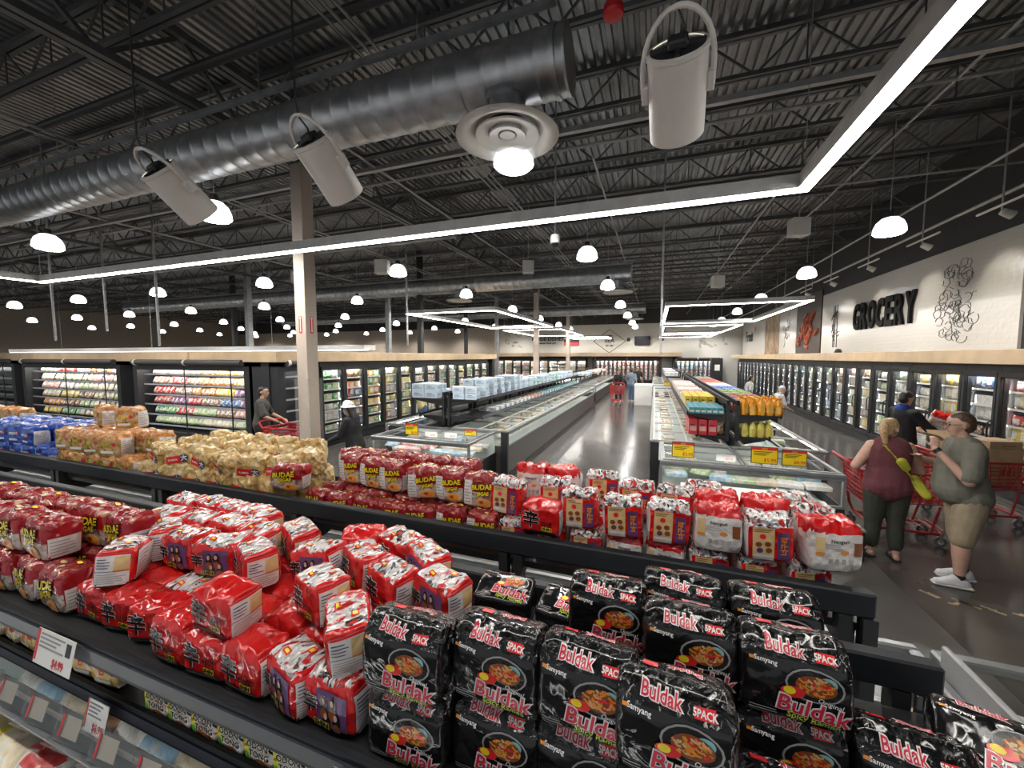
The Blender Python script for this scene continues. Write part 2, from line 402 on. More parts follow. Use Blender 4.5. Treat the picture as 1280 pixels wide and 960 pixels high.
for k, (x, y, z) in enumerate([(-5.5, 2.75, 3.0), (-13.3, 6.0, 3.0), (-14.2, 5.4, 2.75), (-11.2, 6.0, 2.6), (-8.0, 7.6, 2.6), (-7.1, 10.2, 2.7), (.1, 8.2, 2.4)]):
    if k == 0: continue
    tag(MB().box(-.02, .02, -.02, .02, z, 6.86).build('drop_pole', galv, loc=(x, y, 0)), 'thin grey pole dropping from the roof, %s from the left' % ORD[[0, 1, 0, 2, 3, 4, 5][k]], 'pole', 'drop poles from the roof')
# grey-white boxes hung under the roof (loudspeakers)
for k, (x, y, z, lab) in enumerate([(2.72, 9.8, 5.0, 'white box speaker under the roof near the grocery wall'), (-10.3, 9.2, 4.75, 'white box speaker hanging over the open cases'), (-6.8, 8.7, 4.7, 'white box speaker hanging just right of the tall column'), (-3.6, 11.3, 5.0, 'white box speaker hanging above the pale box racks'), (1.8, 14.0, 4.7, 'white box speaker above the right island')]):
    t = thing('box_speaker', lab, 'speaker', (x, y, z), .3, 'hanging box speakers')
    MB().box(-.17, .17, -.12, .12, -.18, .18, .015).build('cabinet', offw, t)
    MB().tube([(0, 0, .18), (0, 0, 6.85 - z)], .012, 6).build('hanger_rod', galv, t)
# ------------------------------------------------------------------ lights
def ring(x0, x1, y0, y1, z, lab):
    t = thing('ring_light', lab, 'light', ((x0 + x1) / 2, (y0 + y1) / 2, z), 0, 'rectangular LED ring lights')
    a, b = (x1 - x0) / 2, (y1 - y0) / 2; w = .055; h = .13
    for (xa, xb, ya, yb) in ((-a - w, a + w, -b - w, -b + w), (-a - w, a + w, b - w, b + w), (-a - w, -a + w, -b + w, b - w), (a - w, a + w, -b + w, b - w)):
        MB().box(xa, xb, ya, yb, .012, h).build('housing', mat('light_housing', (.42, .41, .40), .4, .5), t)
        MB().box(xa + .012, xb - .012, ya + .012, yb - .012, -.0, .0121).build('led_diffuser', lglow, t)
    for sx in (-a, a):
        for sy in ((-b, b) if y1 - y0 < 4 else (-b, 0, b)): MB().tube([(sx, sy, h), (sx, sy, 6.85 - z)], .004, 5).build('hanger_cable', galv, t)
ring(-11.4, 1.19, .3, 4.2, 3.8, 'large rectangular LED ring light hanging over the noodle island')
ring(.3, 3.8, 12.4, 18.85, 3.8, 'rectangular LED ring light over the right island, nearer one')
ring(-8.05, -4.8, 11.6, 18.9, 3.8, 'rectangular LED ring light over the pale box racks, nearer one')
ring(-8.0, -4.75, 20.7, 27.2, 3.8, 'rectangular LED ring light beyond the pale box racks')
ring(.35, 3.7, 20.6, 26.8, 3.8, 'second rectangular LED ring light over the right islands')
ring(.35, 3.7, 28.4, 32.6, 3.8, 'farthest rectangular LED ring light over the right islands')
ring(-6.3, -3.4, 29.8, 32.6, 3.8, 'farthest rectangular LED ring light before the side dishes wall')
# domed pendants on a grid
dome = mat('glowing_dome', (.9, .92, .95), .3, var=0, emit=1.25, ecol=(.93, .96, 1))
lens = mat('glowing_lens', (1, 1, .97), .3, var=0, emit=14., ecol=(1, .98, .93))
pend = None; seen = 0
for j, y in enumerate((4.45, 9.1, 13.2, 18.2, 23.0, 28.0, 32.0)):
    for i, x in enumerate((3.9, -1.5, -6.6, -11.6, -16.9, -22.0, -27.1, -32.2, -37.3, -42.4)):
        if j == 0 and i == 0 or j == 0 and i > 4: continue
        lab = 'glowing domed pendant lamp, %s row from the camera, %s from the grocery wall' % (ORD[j], ORD[i])
        lx = x - .1 if j == 0 else x
        z = 4.6
        if pend is None:
            pend = t = thing('pendant_lamp', lab, 'pendant lamp', (lx, y, z), 0, 'domed pendant lamps')
            MB().lathe([(.05, .24), (.12, .22), (.19, .15), (.225, .06), (.235, -.02), (.23, -.03)], 28).build('dome', dome, t, smooth=True)
            MB().lathe([(.23, -.03), (.19, -.065), (.1, -.085), (0, -.09)], 28).build('lens', lens, t, smooth=True)
            MB().lathe([(.0, .34), (.05, .34), (.06, .31), (.06, .24), (.0, .235)], 16).build('cap', black, t, smooth=True)
            MB().tube([(0, 0, .34), (0, 0, 2.25)], .008, 6).build('hanger_rod', galv, t)
        else:
            t = dup(pend, (lx, y, z), label=lab)
        lamp('SPOT', (0, 0, -.12), PENDANT_W, .16, R(165), parent=t)
# white cylindrical can spotlights near the camera
canm = mat('white_can_paint', (.66, .64, .60), .45, var=.03)
def can(loc, d, lab, watts=CAN_W):
    t = thing('can_spotlight', lab, 'spotlight', loc, 0, 'white can spotlights')
    d = Vector(d).normalized(); sd = d.cross(Vector((0, 0, 1))).normalized(); up = sd.cross(d)
    q = Matrix((sd, -up, -d)).transposed()
    def A(v): return q @ Vector(v)
    def fin(m, name, ma, sm=False):
        for i, v in enumerate(m.v): m.v[i] = tuple(A(v))
        return m.build(name, ma, t, smooth=sm)
    fin(MB().lathe([(.135, -.19), (.145, -.21), (.15, -.205), (.15, .20), (.156, .205), (.156, .225), (.135, .228)], 36), 'can_body', canm, True)
    fin(MB().lathe([(0, .222), (.137, .222)], 30).box(-.05, .05, -.05, .05, .222, .27, .01).box(-.135, .135, -.012, .012, .222, .24).box(-.012, .012, -.135, .135, .222, .24), 'heat_sink', black)
    fin(MB().lathe([(0, -.17), (.134, -.17)], 30), 'lens', mat('spot_lens', (1, .97, .9), .3, var=0, emit=8.))
    pts = [(.175, 0, .02)] + [(.175 * math.cos(PI * k / 14), 0, .13 + .26 * math.sin(PI * k / 14)) for k in range(15)] + [(-.175, 0, .02)]
    fin(MB().tube(pts, .014, 8), 'yoke', canm, True)
    for s in (-1, 1): fin(MB().box(s * .165 - .02, s * .165 + .02, -.035, .035, .0, .09, .006), 'pivot', canm)
    top = A((0, 0, .36)); tp = A((0, 0, .392))
    MB().tube([A((0, 0, .24)), A((.03, 0, .30)), top + Vector((0, 0, .02)), tp + Vector((0, 0, .10)), (tp.x, tp.y, 6.85 - loc[2])], .007, 6).build('power_cord', black, t)
    l = lamp('SPOT', d * .2, watts, .1, R(75), parent=t)
    l.rotation_euler = d.to_track_quat('-Z', 'Y').to_euler()
can((-3.96, 2.36, 3.78), (.01, .775, -.63), 'white can spotlight tilted forward, nearest the far end of the duct')
can((-2.42, 2.5, 3.80), (.05, .74, -.67), 'white can spotlight tilted in front of the taupe column')
can((.08, 2.47, 3.80), (.04, .8, -.6), 'white can spotlight hanging upright beside the long LED light')
# dome camera under the first ring light
t = thing('dome_camera', 'small white dome camera hanging from a rod over the aisle', 'security camera', (-1.39, 5.63, 4.0), 0)
MB().lathe([(0, .09), (.06, .09), (.07, .05), (.07, -.02), (.06, -.03)], 20).build('housing', white, t, smooth=True)
MB().lathe([(.055, -.03), (.045, -.06), (.02, -.078), (0, -.08)], 18).build('camera_dome', black, t, smooth=True)
MB().tube([(0, 0, .09), (0, 0, 2.86)], .012, 8).build('drop_rod', galv, t)
# track spotlights along the grocery wall
for k, y in enumerate((8.3, 10.2, 12.3, 14.5, 16.6, 19.0)):
    t = thing('track_spotlight', 'small track spotlight on the pipe by the grocery wall, %s from the camera' % ORD[k], 'spotlight', (4.9, y, 4.55), 0, 'track spotlights by the grocery wall')
    MB().tube([(0, 0, 0), (.13, 0, -.07)], [.05, .065], 14).build('spot_head', offw, t, smooth=True)
    MB().tube([(0, 0, 0), (0, 0, 2.31)], .012, 6).build('stem', galv, t)
    MB().tube([(.0, -.5, .1), (.0, .5, .1)], .02, 6).build('track', offw, t)
    l = lamp('SPOT', (.14, 0, -.08), 20, .05, R(70), col=(1, .9, .75), parent=t)
    l.rotation_euler = Vector((1.3, 0, -1.0)).to_track_quat('-Z', 'Y').to_euler()
# long low white light canopy beyond the open cases
t = thing('light_canopy', 'long low white light canopy running behind the open cases at the left', 'light canopy', (-23, 12.0, 2.50), 0)
MB().box(-13, 13, -.3, .3, .10, .28, .01).build('canopy_housing', white, t)
MB().box(-12.95, 12.95, -.28, -.02, .085, .10).build('led_diffuser', mat('canopy_glow', (1, 1, 1), .5, var=0, emit=3., ecol=(.97, .98, 1)), t)
for x in (-8, 0, 8): MB().tube([(x, 0, .28), (x, 0, 4.35)], .01, 6).build('hanger_rod', galv, t)
# ------------------------------------------------------------------ walls of freezers and open cases
# wood fascias over the cases
woodf = wood
for (x0, x1, y0, y1, nm) in ((5.3, 6.2, 7.2, 33, 'trim_1'), (-8.9, -7.85, 6.35, 19.2, 'trim_2'), (-48, -8.0, 6.5, 7.4, 'trim_3'), (-14.5, 1.9, 32.3, 34, 'trim_4')):
    z0, z1 = (2.22, 2.47) if nm != 'trim_4' else (2.36, 2.66)
    struct(MB().box(x0, x1, y0, y1, z0, z1, .008).build(nm, woodf))
caseled = mat('open_case_led', (1, 1, 1), .5, var=0, emit=22., ecol=(1, .98, .93))
topfill = mat('freezer_fill_glow', (1, 1, 1), .5, var=0, emit=95., ecol=(1, 1, .96))  # glow of the added fill bar in the freezer tops
freezled = mat('freezer_led', (1, 1, 1), .5, var=0, emit=300., ecol=(1, 1, .96))
interior = mat('case_interior_white', (.72, .74, .74), .4, var=.02)
gpal = [('red', (.55, .04, .04)), ('orange', (.70, .25, .04)), ('yellow', (.75, .55, .06)), ('green', (.10, .36, .10)), ('pale green', (.42, .55, .25)), ('blue', (.08, .20, .50)), ('light blue', (.35, .55, .70)), ('white', (.75, .74, .70)), ('cream', (.70, .60, .42)), ('brown', (.30, .15, .08)), ('pink', (.70, .35, .33)), ('purple', (.28, .10, .28))]
gm = {n: film('packet_' + n.replace(' ', '_'), [(.38, c), (.52, tuple(min(1, x * 1.25 + .04) for x in c)), (.6, (.8, .78, .7))], 14., .3, .25, 30.) for n, c in gpal}
labelw = mat('packet_label', (.8, .78, .72), .5, var=.35, vs_=45)
def packet_mesh(w, d, h, seed, n=6):
    """pillow packet standing on z=0, printed panel on its front"""
    rn = random.Random(seed); m = MB(); vs = []; fs = []
    nu, nv = 6, 7
    for side in (-1, 1):
        for j in range(nv + 1):
            for i in range(nu + 1):
                u = i / nu * 2 - 1; v = j / nv * 2 - 1
                th = (max(0, 1 - abs(u) ** 3.2)) ** .55 * (max(0, 1 - abs(v) ** 4)) ** .5
                vs.append((u * w / 2 * (1 - .04 * (1 - abs(v))), side * (d / 2 * th + .0015) + rn.uniform(-.002, .002), (v + 1) / 2 * h))
    st = (nu + 1) * (nv + 1)
    for s_ in (0, 1):
        for j in range(nv):
            for i in range(nu):
                a = s_ * st + j * (nu + 1) + i
                q = (a, a + 1, a + nu + 2, a + nu + 1)
                m.mi(1 if (s_ == 0 and 1 <= i <= 3 and 2 <= j <= 4) else 0)
                m.add([vs[k] for k in (q if s_ == 0 else q[::-1])], [(0, 1, 2, 3)])
    me = m.mesh('packet', [])
    bm = bmesh.new(); bm.from_mesh(me); bmesh.ops.remove_doubles(bm, verts=bm.verts, dist=.0032); bm.to_mesh(me); bm.free()
    me.polygons.foreach_set('use_smooth', [True] * len(me.polygons))
    return me
PK = {}
def packet(kind, colour):
    k = (kind, colour)
    if k not in PK:
        w, d, h = {'bag': (.20, .09, .24), 'box': (.19, .06, .14), 'tray': (.22, .16, .045), 'wide': (.26, .10, .20), 'tub': (.12, .12, .12)}[kind]
        if kind in ('bag', 'wide'): me = packet_mesh(w, d, h, hash_of(k))
        elif kind == 'tub':
            me = MB().lathe([(0, 0), (.048, 0), (.058, .10), (.062, .10), (.062, .118), (0, .12)], 14).mesh('packet', [])
        else:
            m = MB().box(-w / 2, w / 2, -d / 2, d / 2, 0, h, .006); m.mi(1)
            if kind == 'tray': m.box(-w * .3, w * .2, -d * .3, d * .3, h, h + .001)
            else: m.box(-w * .3, w * .2, -d / 2 - .001, -d / 2, h * .25, h * .75)
            me = m.mesh('packet', [])
        me.materials.append(gm[colour]); me.materials.append(labelw)
        PK[k] = me
    return PK[k]
def hash_of(k): return sum(ord(c) * (i + 3) for i, c in enumerate(str(k)))
NM = {'bag': 'frozen_food_bag', 'wide': 'frozen_food_bag', 'box': 'frozen_food_box', 'tray': 'food_tray', 'tub': 'food_tub'}
def put(kind, colour, loc, rz, label, group, name=None, sc=1., rot=None):
    o = ob(name or NM[kind], packet(kind, colour), loc=loc, rot=rot or (0, 0, rz))
    if sc != 1: o.scale = (sc, sc, sc)
    tag(o, label, 'frozen food', group); return o
stuffmb = {}
def rot2(x, y, a): return x * math.cos(a) - y * math.sin(a), x * math.sin(a) + y * math.cos(a)
# one glass door freezer, front at y=0 facing -y, w wide
def freezer(w, loc, rz, lab, grp, proto={}):
    key = round(w, 2)
    if key in proto:
        return dup(proto[key], loc, rz, lab, grp)
    t = thing('glass_door_freezer', lab, 'freezer', loc, rz, grp)
    m = MB()
    m.box(-w / 2, w / 2, .05, .8, 0, .28).box(-w / 2, w / 2, .05, .8, 2.05, 2.22).box(-w / 2, -w / 2 + .035, .05, .8, .28, 2.05).box(w / 2 - .035, w / 2, .05, .8, .28, 2.05)
    m.box(-w / 2, w / 2, .02, .06, .06, .2)
    m.build('cabinet', black, t)
    MB().box(-w / 2 + .035, w / 2 - .035, .74, .78, .28, 2.05).build('inner_back', interior, t)
    for k in range(6):
        MB().box(-w / 2 + .04, w / 2 - .04, .13, .70, .34 + k * .283, .352 + k * .283).mi(1).box(-w / 2 + .04, w / 2 - .04, .122, .13, .325 + k * .283, .36 + k * .283).build('shelf', [greym, paper], t)
    for s in (-1, 1): MB().tube([(s * (w / 2 - .05), .085, .35), (s * (w / 2 - .05), .085, 2.0)], .006, 6).mi(1).box(s * (w / 2 - .05) - .016, s * (w / 2 - .05) + .016, .05, .066, .3, 2.04).box(s * (w / 2 - .07) - .002, s * (w / 2 - .07) + .002, .05, .118, .3, 2.04).build('light_tube', [freezled, black], t)
    MB().box(-w / 2 + .09, w / 2 - .09, .09, .10, 2.035, 2.048).mi(1).box(-w / 2 + .04, w / 2 - .04, .052, .062, 1.99, 2.05).build('hidden_fill_bar', [topfill, black], t)  # added fill bar, tucked behind the door frame to brighten the goods
    d = MB().box(-w / 2 + .004, -w / 2 + .058, 0, .045, .22, 2.09).box(w / 2 - .058, w / 2 - .004, 0, .045, .22, 2.09).box(-w / 2 + .058, w / 2 - .058, 0, .045, .22, .30).box(-w / 2 + .058, w / 2 - .058, 0, .045, 2.01, 2.09).build('door', black, t)
    MB().box(-w / 2 + .058, w / 2 - .058, .018, .024, .30, 2.01).build('glass_pane', glass, d)
    MB().tube([(w / 2 - .035, 0, .9), (w / 2 - .035, -.05, .94), (w / 2 - .035, -.055, 1.08), (w / 2 - .035, -.05, 1.22), (w / 2 - .035, 0, 1.26)], .014, 8).build('handle', black, d, smooth=True)
    proto[key] = t
    return t
def stock(w, loc, rz, lab_where, group, pal, nper, kinds=('bag', 'box', 'wide', 'bag'), shelves=6, z0=.352, dz=.283, y=.20, seed=0, individual=True):
    rn = random.Random(seed)
    for k in range(shelves):
        kd = rn.choice(kinds); col = rn.choice(pal); col2 = rn.choice(pal)
        for i in range(nper):
            x = -w / 2 + .07 + (w - .14) * (i + .5) / nper
            dx, dy = rot2(x, y + rn.uniform(-.02, .02), rz)
            c = col if i < nper / 2 else col2
            L = (loc[0] + dx, loc[1] + dy, loc[2] + z0 + k * dz)
            s_ = min(1.22, ((w - .14) / nper) / {'bag': .19, 'box': .19, 'wide': .25, 'tray': .22, 'tub': .13}[kd])
            if individual:
                put(kd, c, L, rz + rn.uniform(-.06, .06), '%s frozen packet, %s shelf from bottom, %s from left, %s' % (c, ORD[k], ORD[i], lab_where), group, sc=s_)
            else:
                stuffmb.setdefault((kd, c), []).append((L, rz, s_))
def flush_stuff(name, label):
    m = MB(); ms = []
    for (kd, c), lst in stuffmb.items():
        pm = packet(kd, c)
        pv = [v.co.copy() for v in pm.vertices]; pf = [tuple(p.vertices) for p in pm.polygons]; pi_ = [p.material_index for p in pm.polygons]
        for mm in (gm[c], labelw):
            if mm not in ms: ms.append(mm)
        ix = [ms.index(gm[c]), ms.index(labelw)]
        for L, rz, s_ in lst:
            o_ = len(m.v)
            for v in pv:
                a, b = rot2(v.x * s_, v.y * s_, rz); m.v.append((L[0] + a, L[1] + b, L[2] + v.z * s_))
            m.f += [tuple(i + o_ for i in f) for f in pf]; m.m += [ix[q] for q in pi_]
    tag(m.build(name, ms), label, 'frozen food', None, 'stuff')
    stuffmb.clear()
allc = [n for n, _ in gpal]
# right bank facing -x, x=5.45, doors along y
rb = [8.64, 9.46, 10.3, 11.1, 11.9, 12.7, 13.5, 14.3, 15.1]
y = 7.8; k = 0
while y < 31.5:
    wd = .81
    lab = 'black glass-door freezer under the grocery wall, %s from the camera' % ORD[k]
    freezer(wd, (5.45, y, 0), -PI / 2, lab, 'freezers along the grocery wall')
    pal = [['white', 'cream', 'yellow', 'brown'], ['orange', 'yellow', 'cream', 'red'], ['white', 'blue', 'pink', 'brown'], ['white', 'cream', 'yellow', 'red'], ['orange', 'white', 'yellow', 'cream'], ['white', 'pale green', 'cream', 'pink'], ['pale green', 'white', 'cream', 'yellow']][k % 7] if k < 7 else [['white', 'cream', 'pale green', 'light blue', 'pink'], ['white', 'cream', 'yellow', 'brown', 'light blue']][k % 2]
    stock(wd, (5.45, y, 0), -PI / 2, '%s freezer on grocery side' % ORD[k], 'frozen packets in the grocery side freezers', pal, 3, seed=k + 10, individual=k < 8)
    y += .82; k += 1
# left bank facing +x, x=-7.95
y = 8.1; k = 0
while y < 18.6:
    lab = 'black glass-door freezer beyond the taupe column, %s from the camera' % ORD[k]
    freezer(.81, (-7.95, y, 0), PI / 2, lab, 'freezers beyond the taupe column')
    pal = [['green', 'white', 'pale green', 'red'], ['yellow', 'orange', 'red', 'brown', 'blue'], ['yellow', 'green', 'orange', 'pale green'], ['yellow', 'green', 'white', 'orange', 'pale green']][min(k, 3)]
    stock(.81, (-7.95, y, 0), PI / 2, '%s freezer on column side' % ORD[k], 'frozen packets in the column side freezers', pal, 3, seed=k + 60, individual=k < 8)
    y += .82; k += 1
# back wall freezers
x = -13.2; k = 0
while x < -5.0:
    freezer(.81, (x, 33, 0), 0, 'black glass-door freezer at the far end wall, %s from the taupe wall panels' % ORD[k], 'freezers at the far end wall')
    stock(.81, (x, 33, 0), 0, 'far end', 'x', ['pink', 'red', 'cream'] if k < 4 else ['white', 'cream', 'yellow', 'brown'], 4, seed=k + 90, individual=False)
    x += .82; k += 1
# open multideck cases: front at y=0 facing -y
def multideck(w, loc, rz, lab, grp, shelves=6):
    t = thing('open_chilled_case', lab, 'chilled case', loc, rz, grp)
    MB().box(-w / 2, w / 2, 0, .9, 0, .38).box(-w / 2, w / 2, .82, .9, .38, 2.25).box(-w / 2, w / 2, .0, .9, 2.12, 2.22).build('case_body', black, t)
    for s in (-1, 1): MB().box(s * (w / 2 - .09) - .09, s * (w / 2 - .09) + .09, 0, .9, .38, 2.22).build('end_panel', black, t)
    for k in range(shelves):
        MB().bar((-w / 2 + .18, .36 - k * .02 + .25, .52 + k * .27), (w / 2 - .18, .36 - k * .02 + .25, .52 + k * .27), .5 - .03 * k, .016).mi(1).box(-w / 2 + .18, w / 2 - .18, .355 + k * .008 - .26 + .02, .36 + k * .008 - .24 + .02, .50 + k * .27, .54 + k * .27).build('shelf', [black, mat('price_rail', (.35, .36, .4), .4)], t)
    MB().box(-w / 2 + .2, w / 2 - .2, .10, .18, 2.10, 2.119).mi(1).box(-w / 2 + .18, w / 2 - .18, .0, .03, 2.0, 2.12).build('light_strip', [caseled, black], t)
    MB().box(-w / 2 + .2, w / 2 - .2, .80, .815, .4, 2.1).build('inner_back', mat('case_back_grey', (.4, .41, .41), .5), t)
    n = MB().tube([(-w / 2 + .15, -.05, 2.2), (w / 2 - .15, -.05, 2.2)], .075, 16).build('night_curtain_roll', mat('curtain_charcoal', (.05, .047, .045), .6), t, smooth=True)
    for s in (-.97, 0.02): MB().tube([(s * (w / 2 - .17), -.05, 2.2), (s * (w / 2 - .17) + .07, -.05, 2.2)], .085, 16).build('roll_bracket', offw, t, smooth=True)
    if w > 3:
        for s in (-.02, .36): MB().box(s * w - .012, s * w + .012, -.01, .01, .38, 2.12).build('front_post', black, t)
    return t
def deckstock(w, loc, rz, where, grp, pals, n, shelves=6, kinds=('bag',), seed=0, individual=True):
    rn = random.Random(seed)
    for k in range(shelves):
        for i in range(n):
            x = -w / 2 + .28 + (w - .56) * (i + .5) / n
            dx, dy = rot2(x, .30 + rn.uniform(-.015, .015), rz)
            c = pals[k % len(pals)][int(i * len(pals[k % len(pals)]) / n)]
            if not individual:
                stuffmb.setdefault(('bag', c), []).append(((loc[0] + dx, loc[1] + dy, .535 + k * .27), rz, min(.95, (w - .56) / n / .2))); continue
            put(rn.choice(kinds), c, (loc[0] + dx, loc[1] + dy, .535 + k * .27), 0, '%s packet, %s shelf from bottom, %s from left, %s' % (c, ORD[k], ORD[i], where), grp, name='chilled_food_packet', sc=min(.95, (w - .56) / n / .2), rot=(-.42, 0, rz))
multideck(4.45, (-11.13, 6.5, 0), 0, 'open chilled case behind the man in the dark T-shirt, curtain rolled up', 'open chilled cases')
multideck(5.3, (-16.6, 6.5, 0), 0, 'open chilled case behind the blue noodle packs, curtain rolled up', 'open chilled cases')
multideck(5.3, (-22.4, 6.5, 0), 0, 'dark open chilled case at the far left end', 'open chilled cases')
deckstock(4.45, (-11.13, 6.5, 0), 0, 'case behind man', 'packets in the case behind the man', [['pale green', 'pale green', 'cream', 'pale green'], ['green', 'red', 'pale green', 'brown', 'pink'], ['red', 'purple', 'red', 'brown', 'blue', 'purple'], ['red', 'brown', 'orange', 'yellow', 'purple'], ['brown', 'red', 'brown', 'orange', 'orange', 'yellow'], ['pink', 'cream', 'pale green', 'orange', 'yellow', 'cream']], 22, seed=3)
deckstock(5.3, (-16.6, 6.5, 0), 0, 'case behind blue packs', 'packets in the case behind the blue packs', [['yellow', 'green', 'cream', 'pink', 'cream'], ['orange', 'brown', 'pale green', 'cream', 'cream'], ['cream', 'yellow', 'brown', 'cream', 'pale green'], ['pink', 'white', 'pale green', 'cream', 'cream'], ['cream', 'pale green', 'cream', 'pink', 'cream'], ['cream', 'red', 'pink', 'orange', 'pink']], 18, seed=4)
multideck(1.15, (-7.95, 7.05, 0), PI / 2, 'narrow open case of red packets directly behind the taupe column', 'open chilled cases')
deckstock(1.15, (-7.95, 7.05, 0), PI / 2, 'case behind column', 'packets in the case behind the column', [['red', 'yellow'], ['green', 'white'], ['pink', 'white'], ['white', 'brown'], ['white', 'red'], ['red', 'pink']], 5, seed=5)
# meat case and far displays at the end wall
multideck(3.0, (-15.9, 32.6, 0), 0, 'open meat case under the tan panels at the far end', 'far end open cases')
deckstock(3.0, (-15.9, 32.6, 0), 0, 'far meat case', 'meat trays at the far end', [['pink', 'red', 'pink']], 8, seed=6, individual=False)
multideck(5.4, (-2.2, 32.9, 0), 0, 'open meat case under the wall screen at the far end', 'far end open cases')
deckstock(5.4, (-2.2, 32.9, 0), 0, 'case under screen', 'meat packets under the wall screen', [['pink', 'pink', 'red', 'pink', 'cream'], ['pink', 'cream', 'pink']], 14, seed=7, individual=False)
multideck(3.4, (3.0, 32.9, 0), 0, 'open produce case at the far end right of the aisle', 'far end open cases')
deckstock(3.4, (3.0, 32.9, 0), 0, 'far produce case', 'produce at the far end', [['yellow', 'cream', 'yellow'], ['brown', 'purple'], ['brown', 'purple'], ['light blue', 'white'], ['light blue', 'blue']], 9, seed=8, individual=False)
flush_stuff('distant_food_packets', 'small packets filling the most distant freezers and open cases')
k_ = thing('kiosk', 'tall black kiosk with a white square notice at the far end', 'kiosk', (3.95, 30, 0), .1)
MB().box(-.35, .35, -.25, .25, 0, 2.25, .02).build('body', black, k_); MB().box(-.16, .16, -.262, -.252, 1.4, 1.8).build('notice', paper, k_)
# dark end returns
tag(MB().box(-8.95, -7.9, 18.75, 19.0, 0, 2.24).build('end_panel_board', black), 'black end panel closing the door freezers beyond the column', 'panel')
tag(MB().box(-8.45, -8.2, 6.45, 7.4, 0, 2.22).build('corner_panel', black), 'black corner panel between the open cases and the column', 'panel')
# ------------------------------------------------------------------ grocery wall signs
wtile = bpy.data.materials.new('wavy_white_tile'); wtile.use_nodes = True
nt = wtile.node_tree; N = nt.nodes; L = nt.links; b = N['Principled BSDF']; b.inputs['Roughness'].default_value = .16
tc = N.new('ShaderNodeTexCoord'); br = N.new('ShaderNodeTexBrick'); br.inputs['Scale'].default_value = 1.; br.inputs['Brick Width'].default_value = .6; br.inputs['Row Height'].default_value = .1
br.inputs['Color1'].default_value = (.60, .585, .55, 1); br.inputs['Color2'].default_value = (.585, .57, .535, 1); br.inputs['Mortar'].default_value = (.53, .515, .485, 1); br.inputs['Mortar Size'].default_value = .004
mp = N.new('ShaderNodeMapping'); mp.inputs['Rotation'].default_value = (R(90), 0, R(90)); L.new(tc.outputs['Object'], mp.inputs[0])
sp = N.new('ShaderNodeSeparateXYZ'); cb = N.new('ShaderNodeCombineXYZ'); L.new(tc.outputs['Object'], sp.inputs[0]); L.new(sp.outputs['Y'], cb.inputs['X']); L.new(sp.outputs['Z'], cb.inputs['Y'])
L.new(cb.outputs[0], br.inputs['Vector']); L.new(br.outputs['Color'], b.inputs['Base Color'])
no = N.new('ShaderNodeTexNoise'); no.inputs['Scale'].default_value = 9.; L.new(tc.outputs['Object'], no.inputs['Vector'])
bp = N.new('ShaderNodeBump'); bp.inputs['Strength'].default_value = .25; bp.inputs['Distance'].default_value = .02; L.new(no.outputs['Fac'], bp.inputs['Height']); L.new(bp.outputs['Normal'], b.inputs['Normal'])
sg = MB().box(6.15, 6.2, 9.82, 18.8, 2.47, 4.73).build('sign_panel', wtile); tag(sg, 'large white wavy-tile panel on the dark wall carrying the grocery sign', 'sign panel')
# GROCERY: condensed black letters standing off the tile
fat = text_mesh('GROCERY', 1.0, blackp, extrude=.03, offset=.018, res=3)
xs = [v.co.x for v in fat.vertices]; zs = [v.co.y for v in fat.vertices]
sx_ = 3.32 / (max(xs) - min(xs)); sy_ = .86 / (max(zs) - min(zs)); cx_ = (max(xs) + min(xs)) / 2; cy_ = (max(zs) + min(zs)) / 2
gs = thing('grocery_sign', 'black capital letters spelling GROCERY on the white tile panel', 'sign', (6.10, 14.42, 3.62), 0)
bpy.data.meshes.remove(fat)
ws = []
for ch in 'GROCERY':
    q = text_mesh(ch, 1., mat('letter_black', (.008, .008, .009), .7, var=0, spec=.2), extrude=.03, offset=.03, res=3); a = [v.co.x for v in q.vertices]; c = [v.co.y for v in q.vertices]
    ws.append((ch, q, min(a), max(a), min(c), max(c)))
cw = 3.32 / 7
for i, (ch, q, a0, a1, c0, c1) in enumerate(ws):
    for v in q.vertices:
        lx = (v.co.x - (a0 + a1) / 2) / (a1 - a0) * cw * .86; lz = (v.co.y - (c0 + c1) / 2) / (c1 - c0) * .84
        v.co = Vector((v.co.z, -(-3.32 / 2 + cw * (i + .5) + lx), lz))
    ob('letter_' + ch, q, gs).name = 'letter'
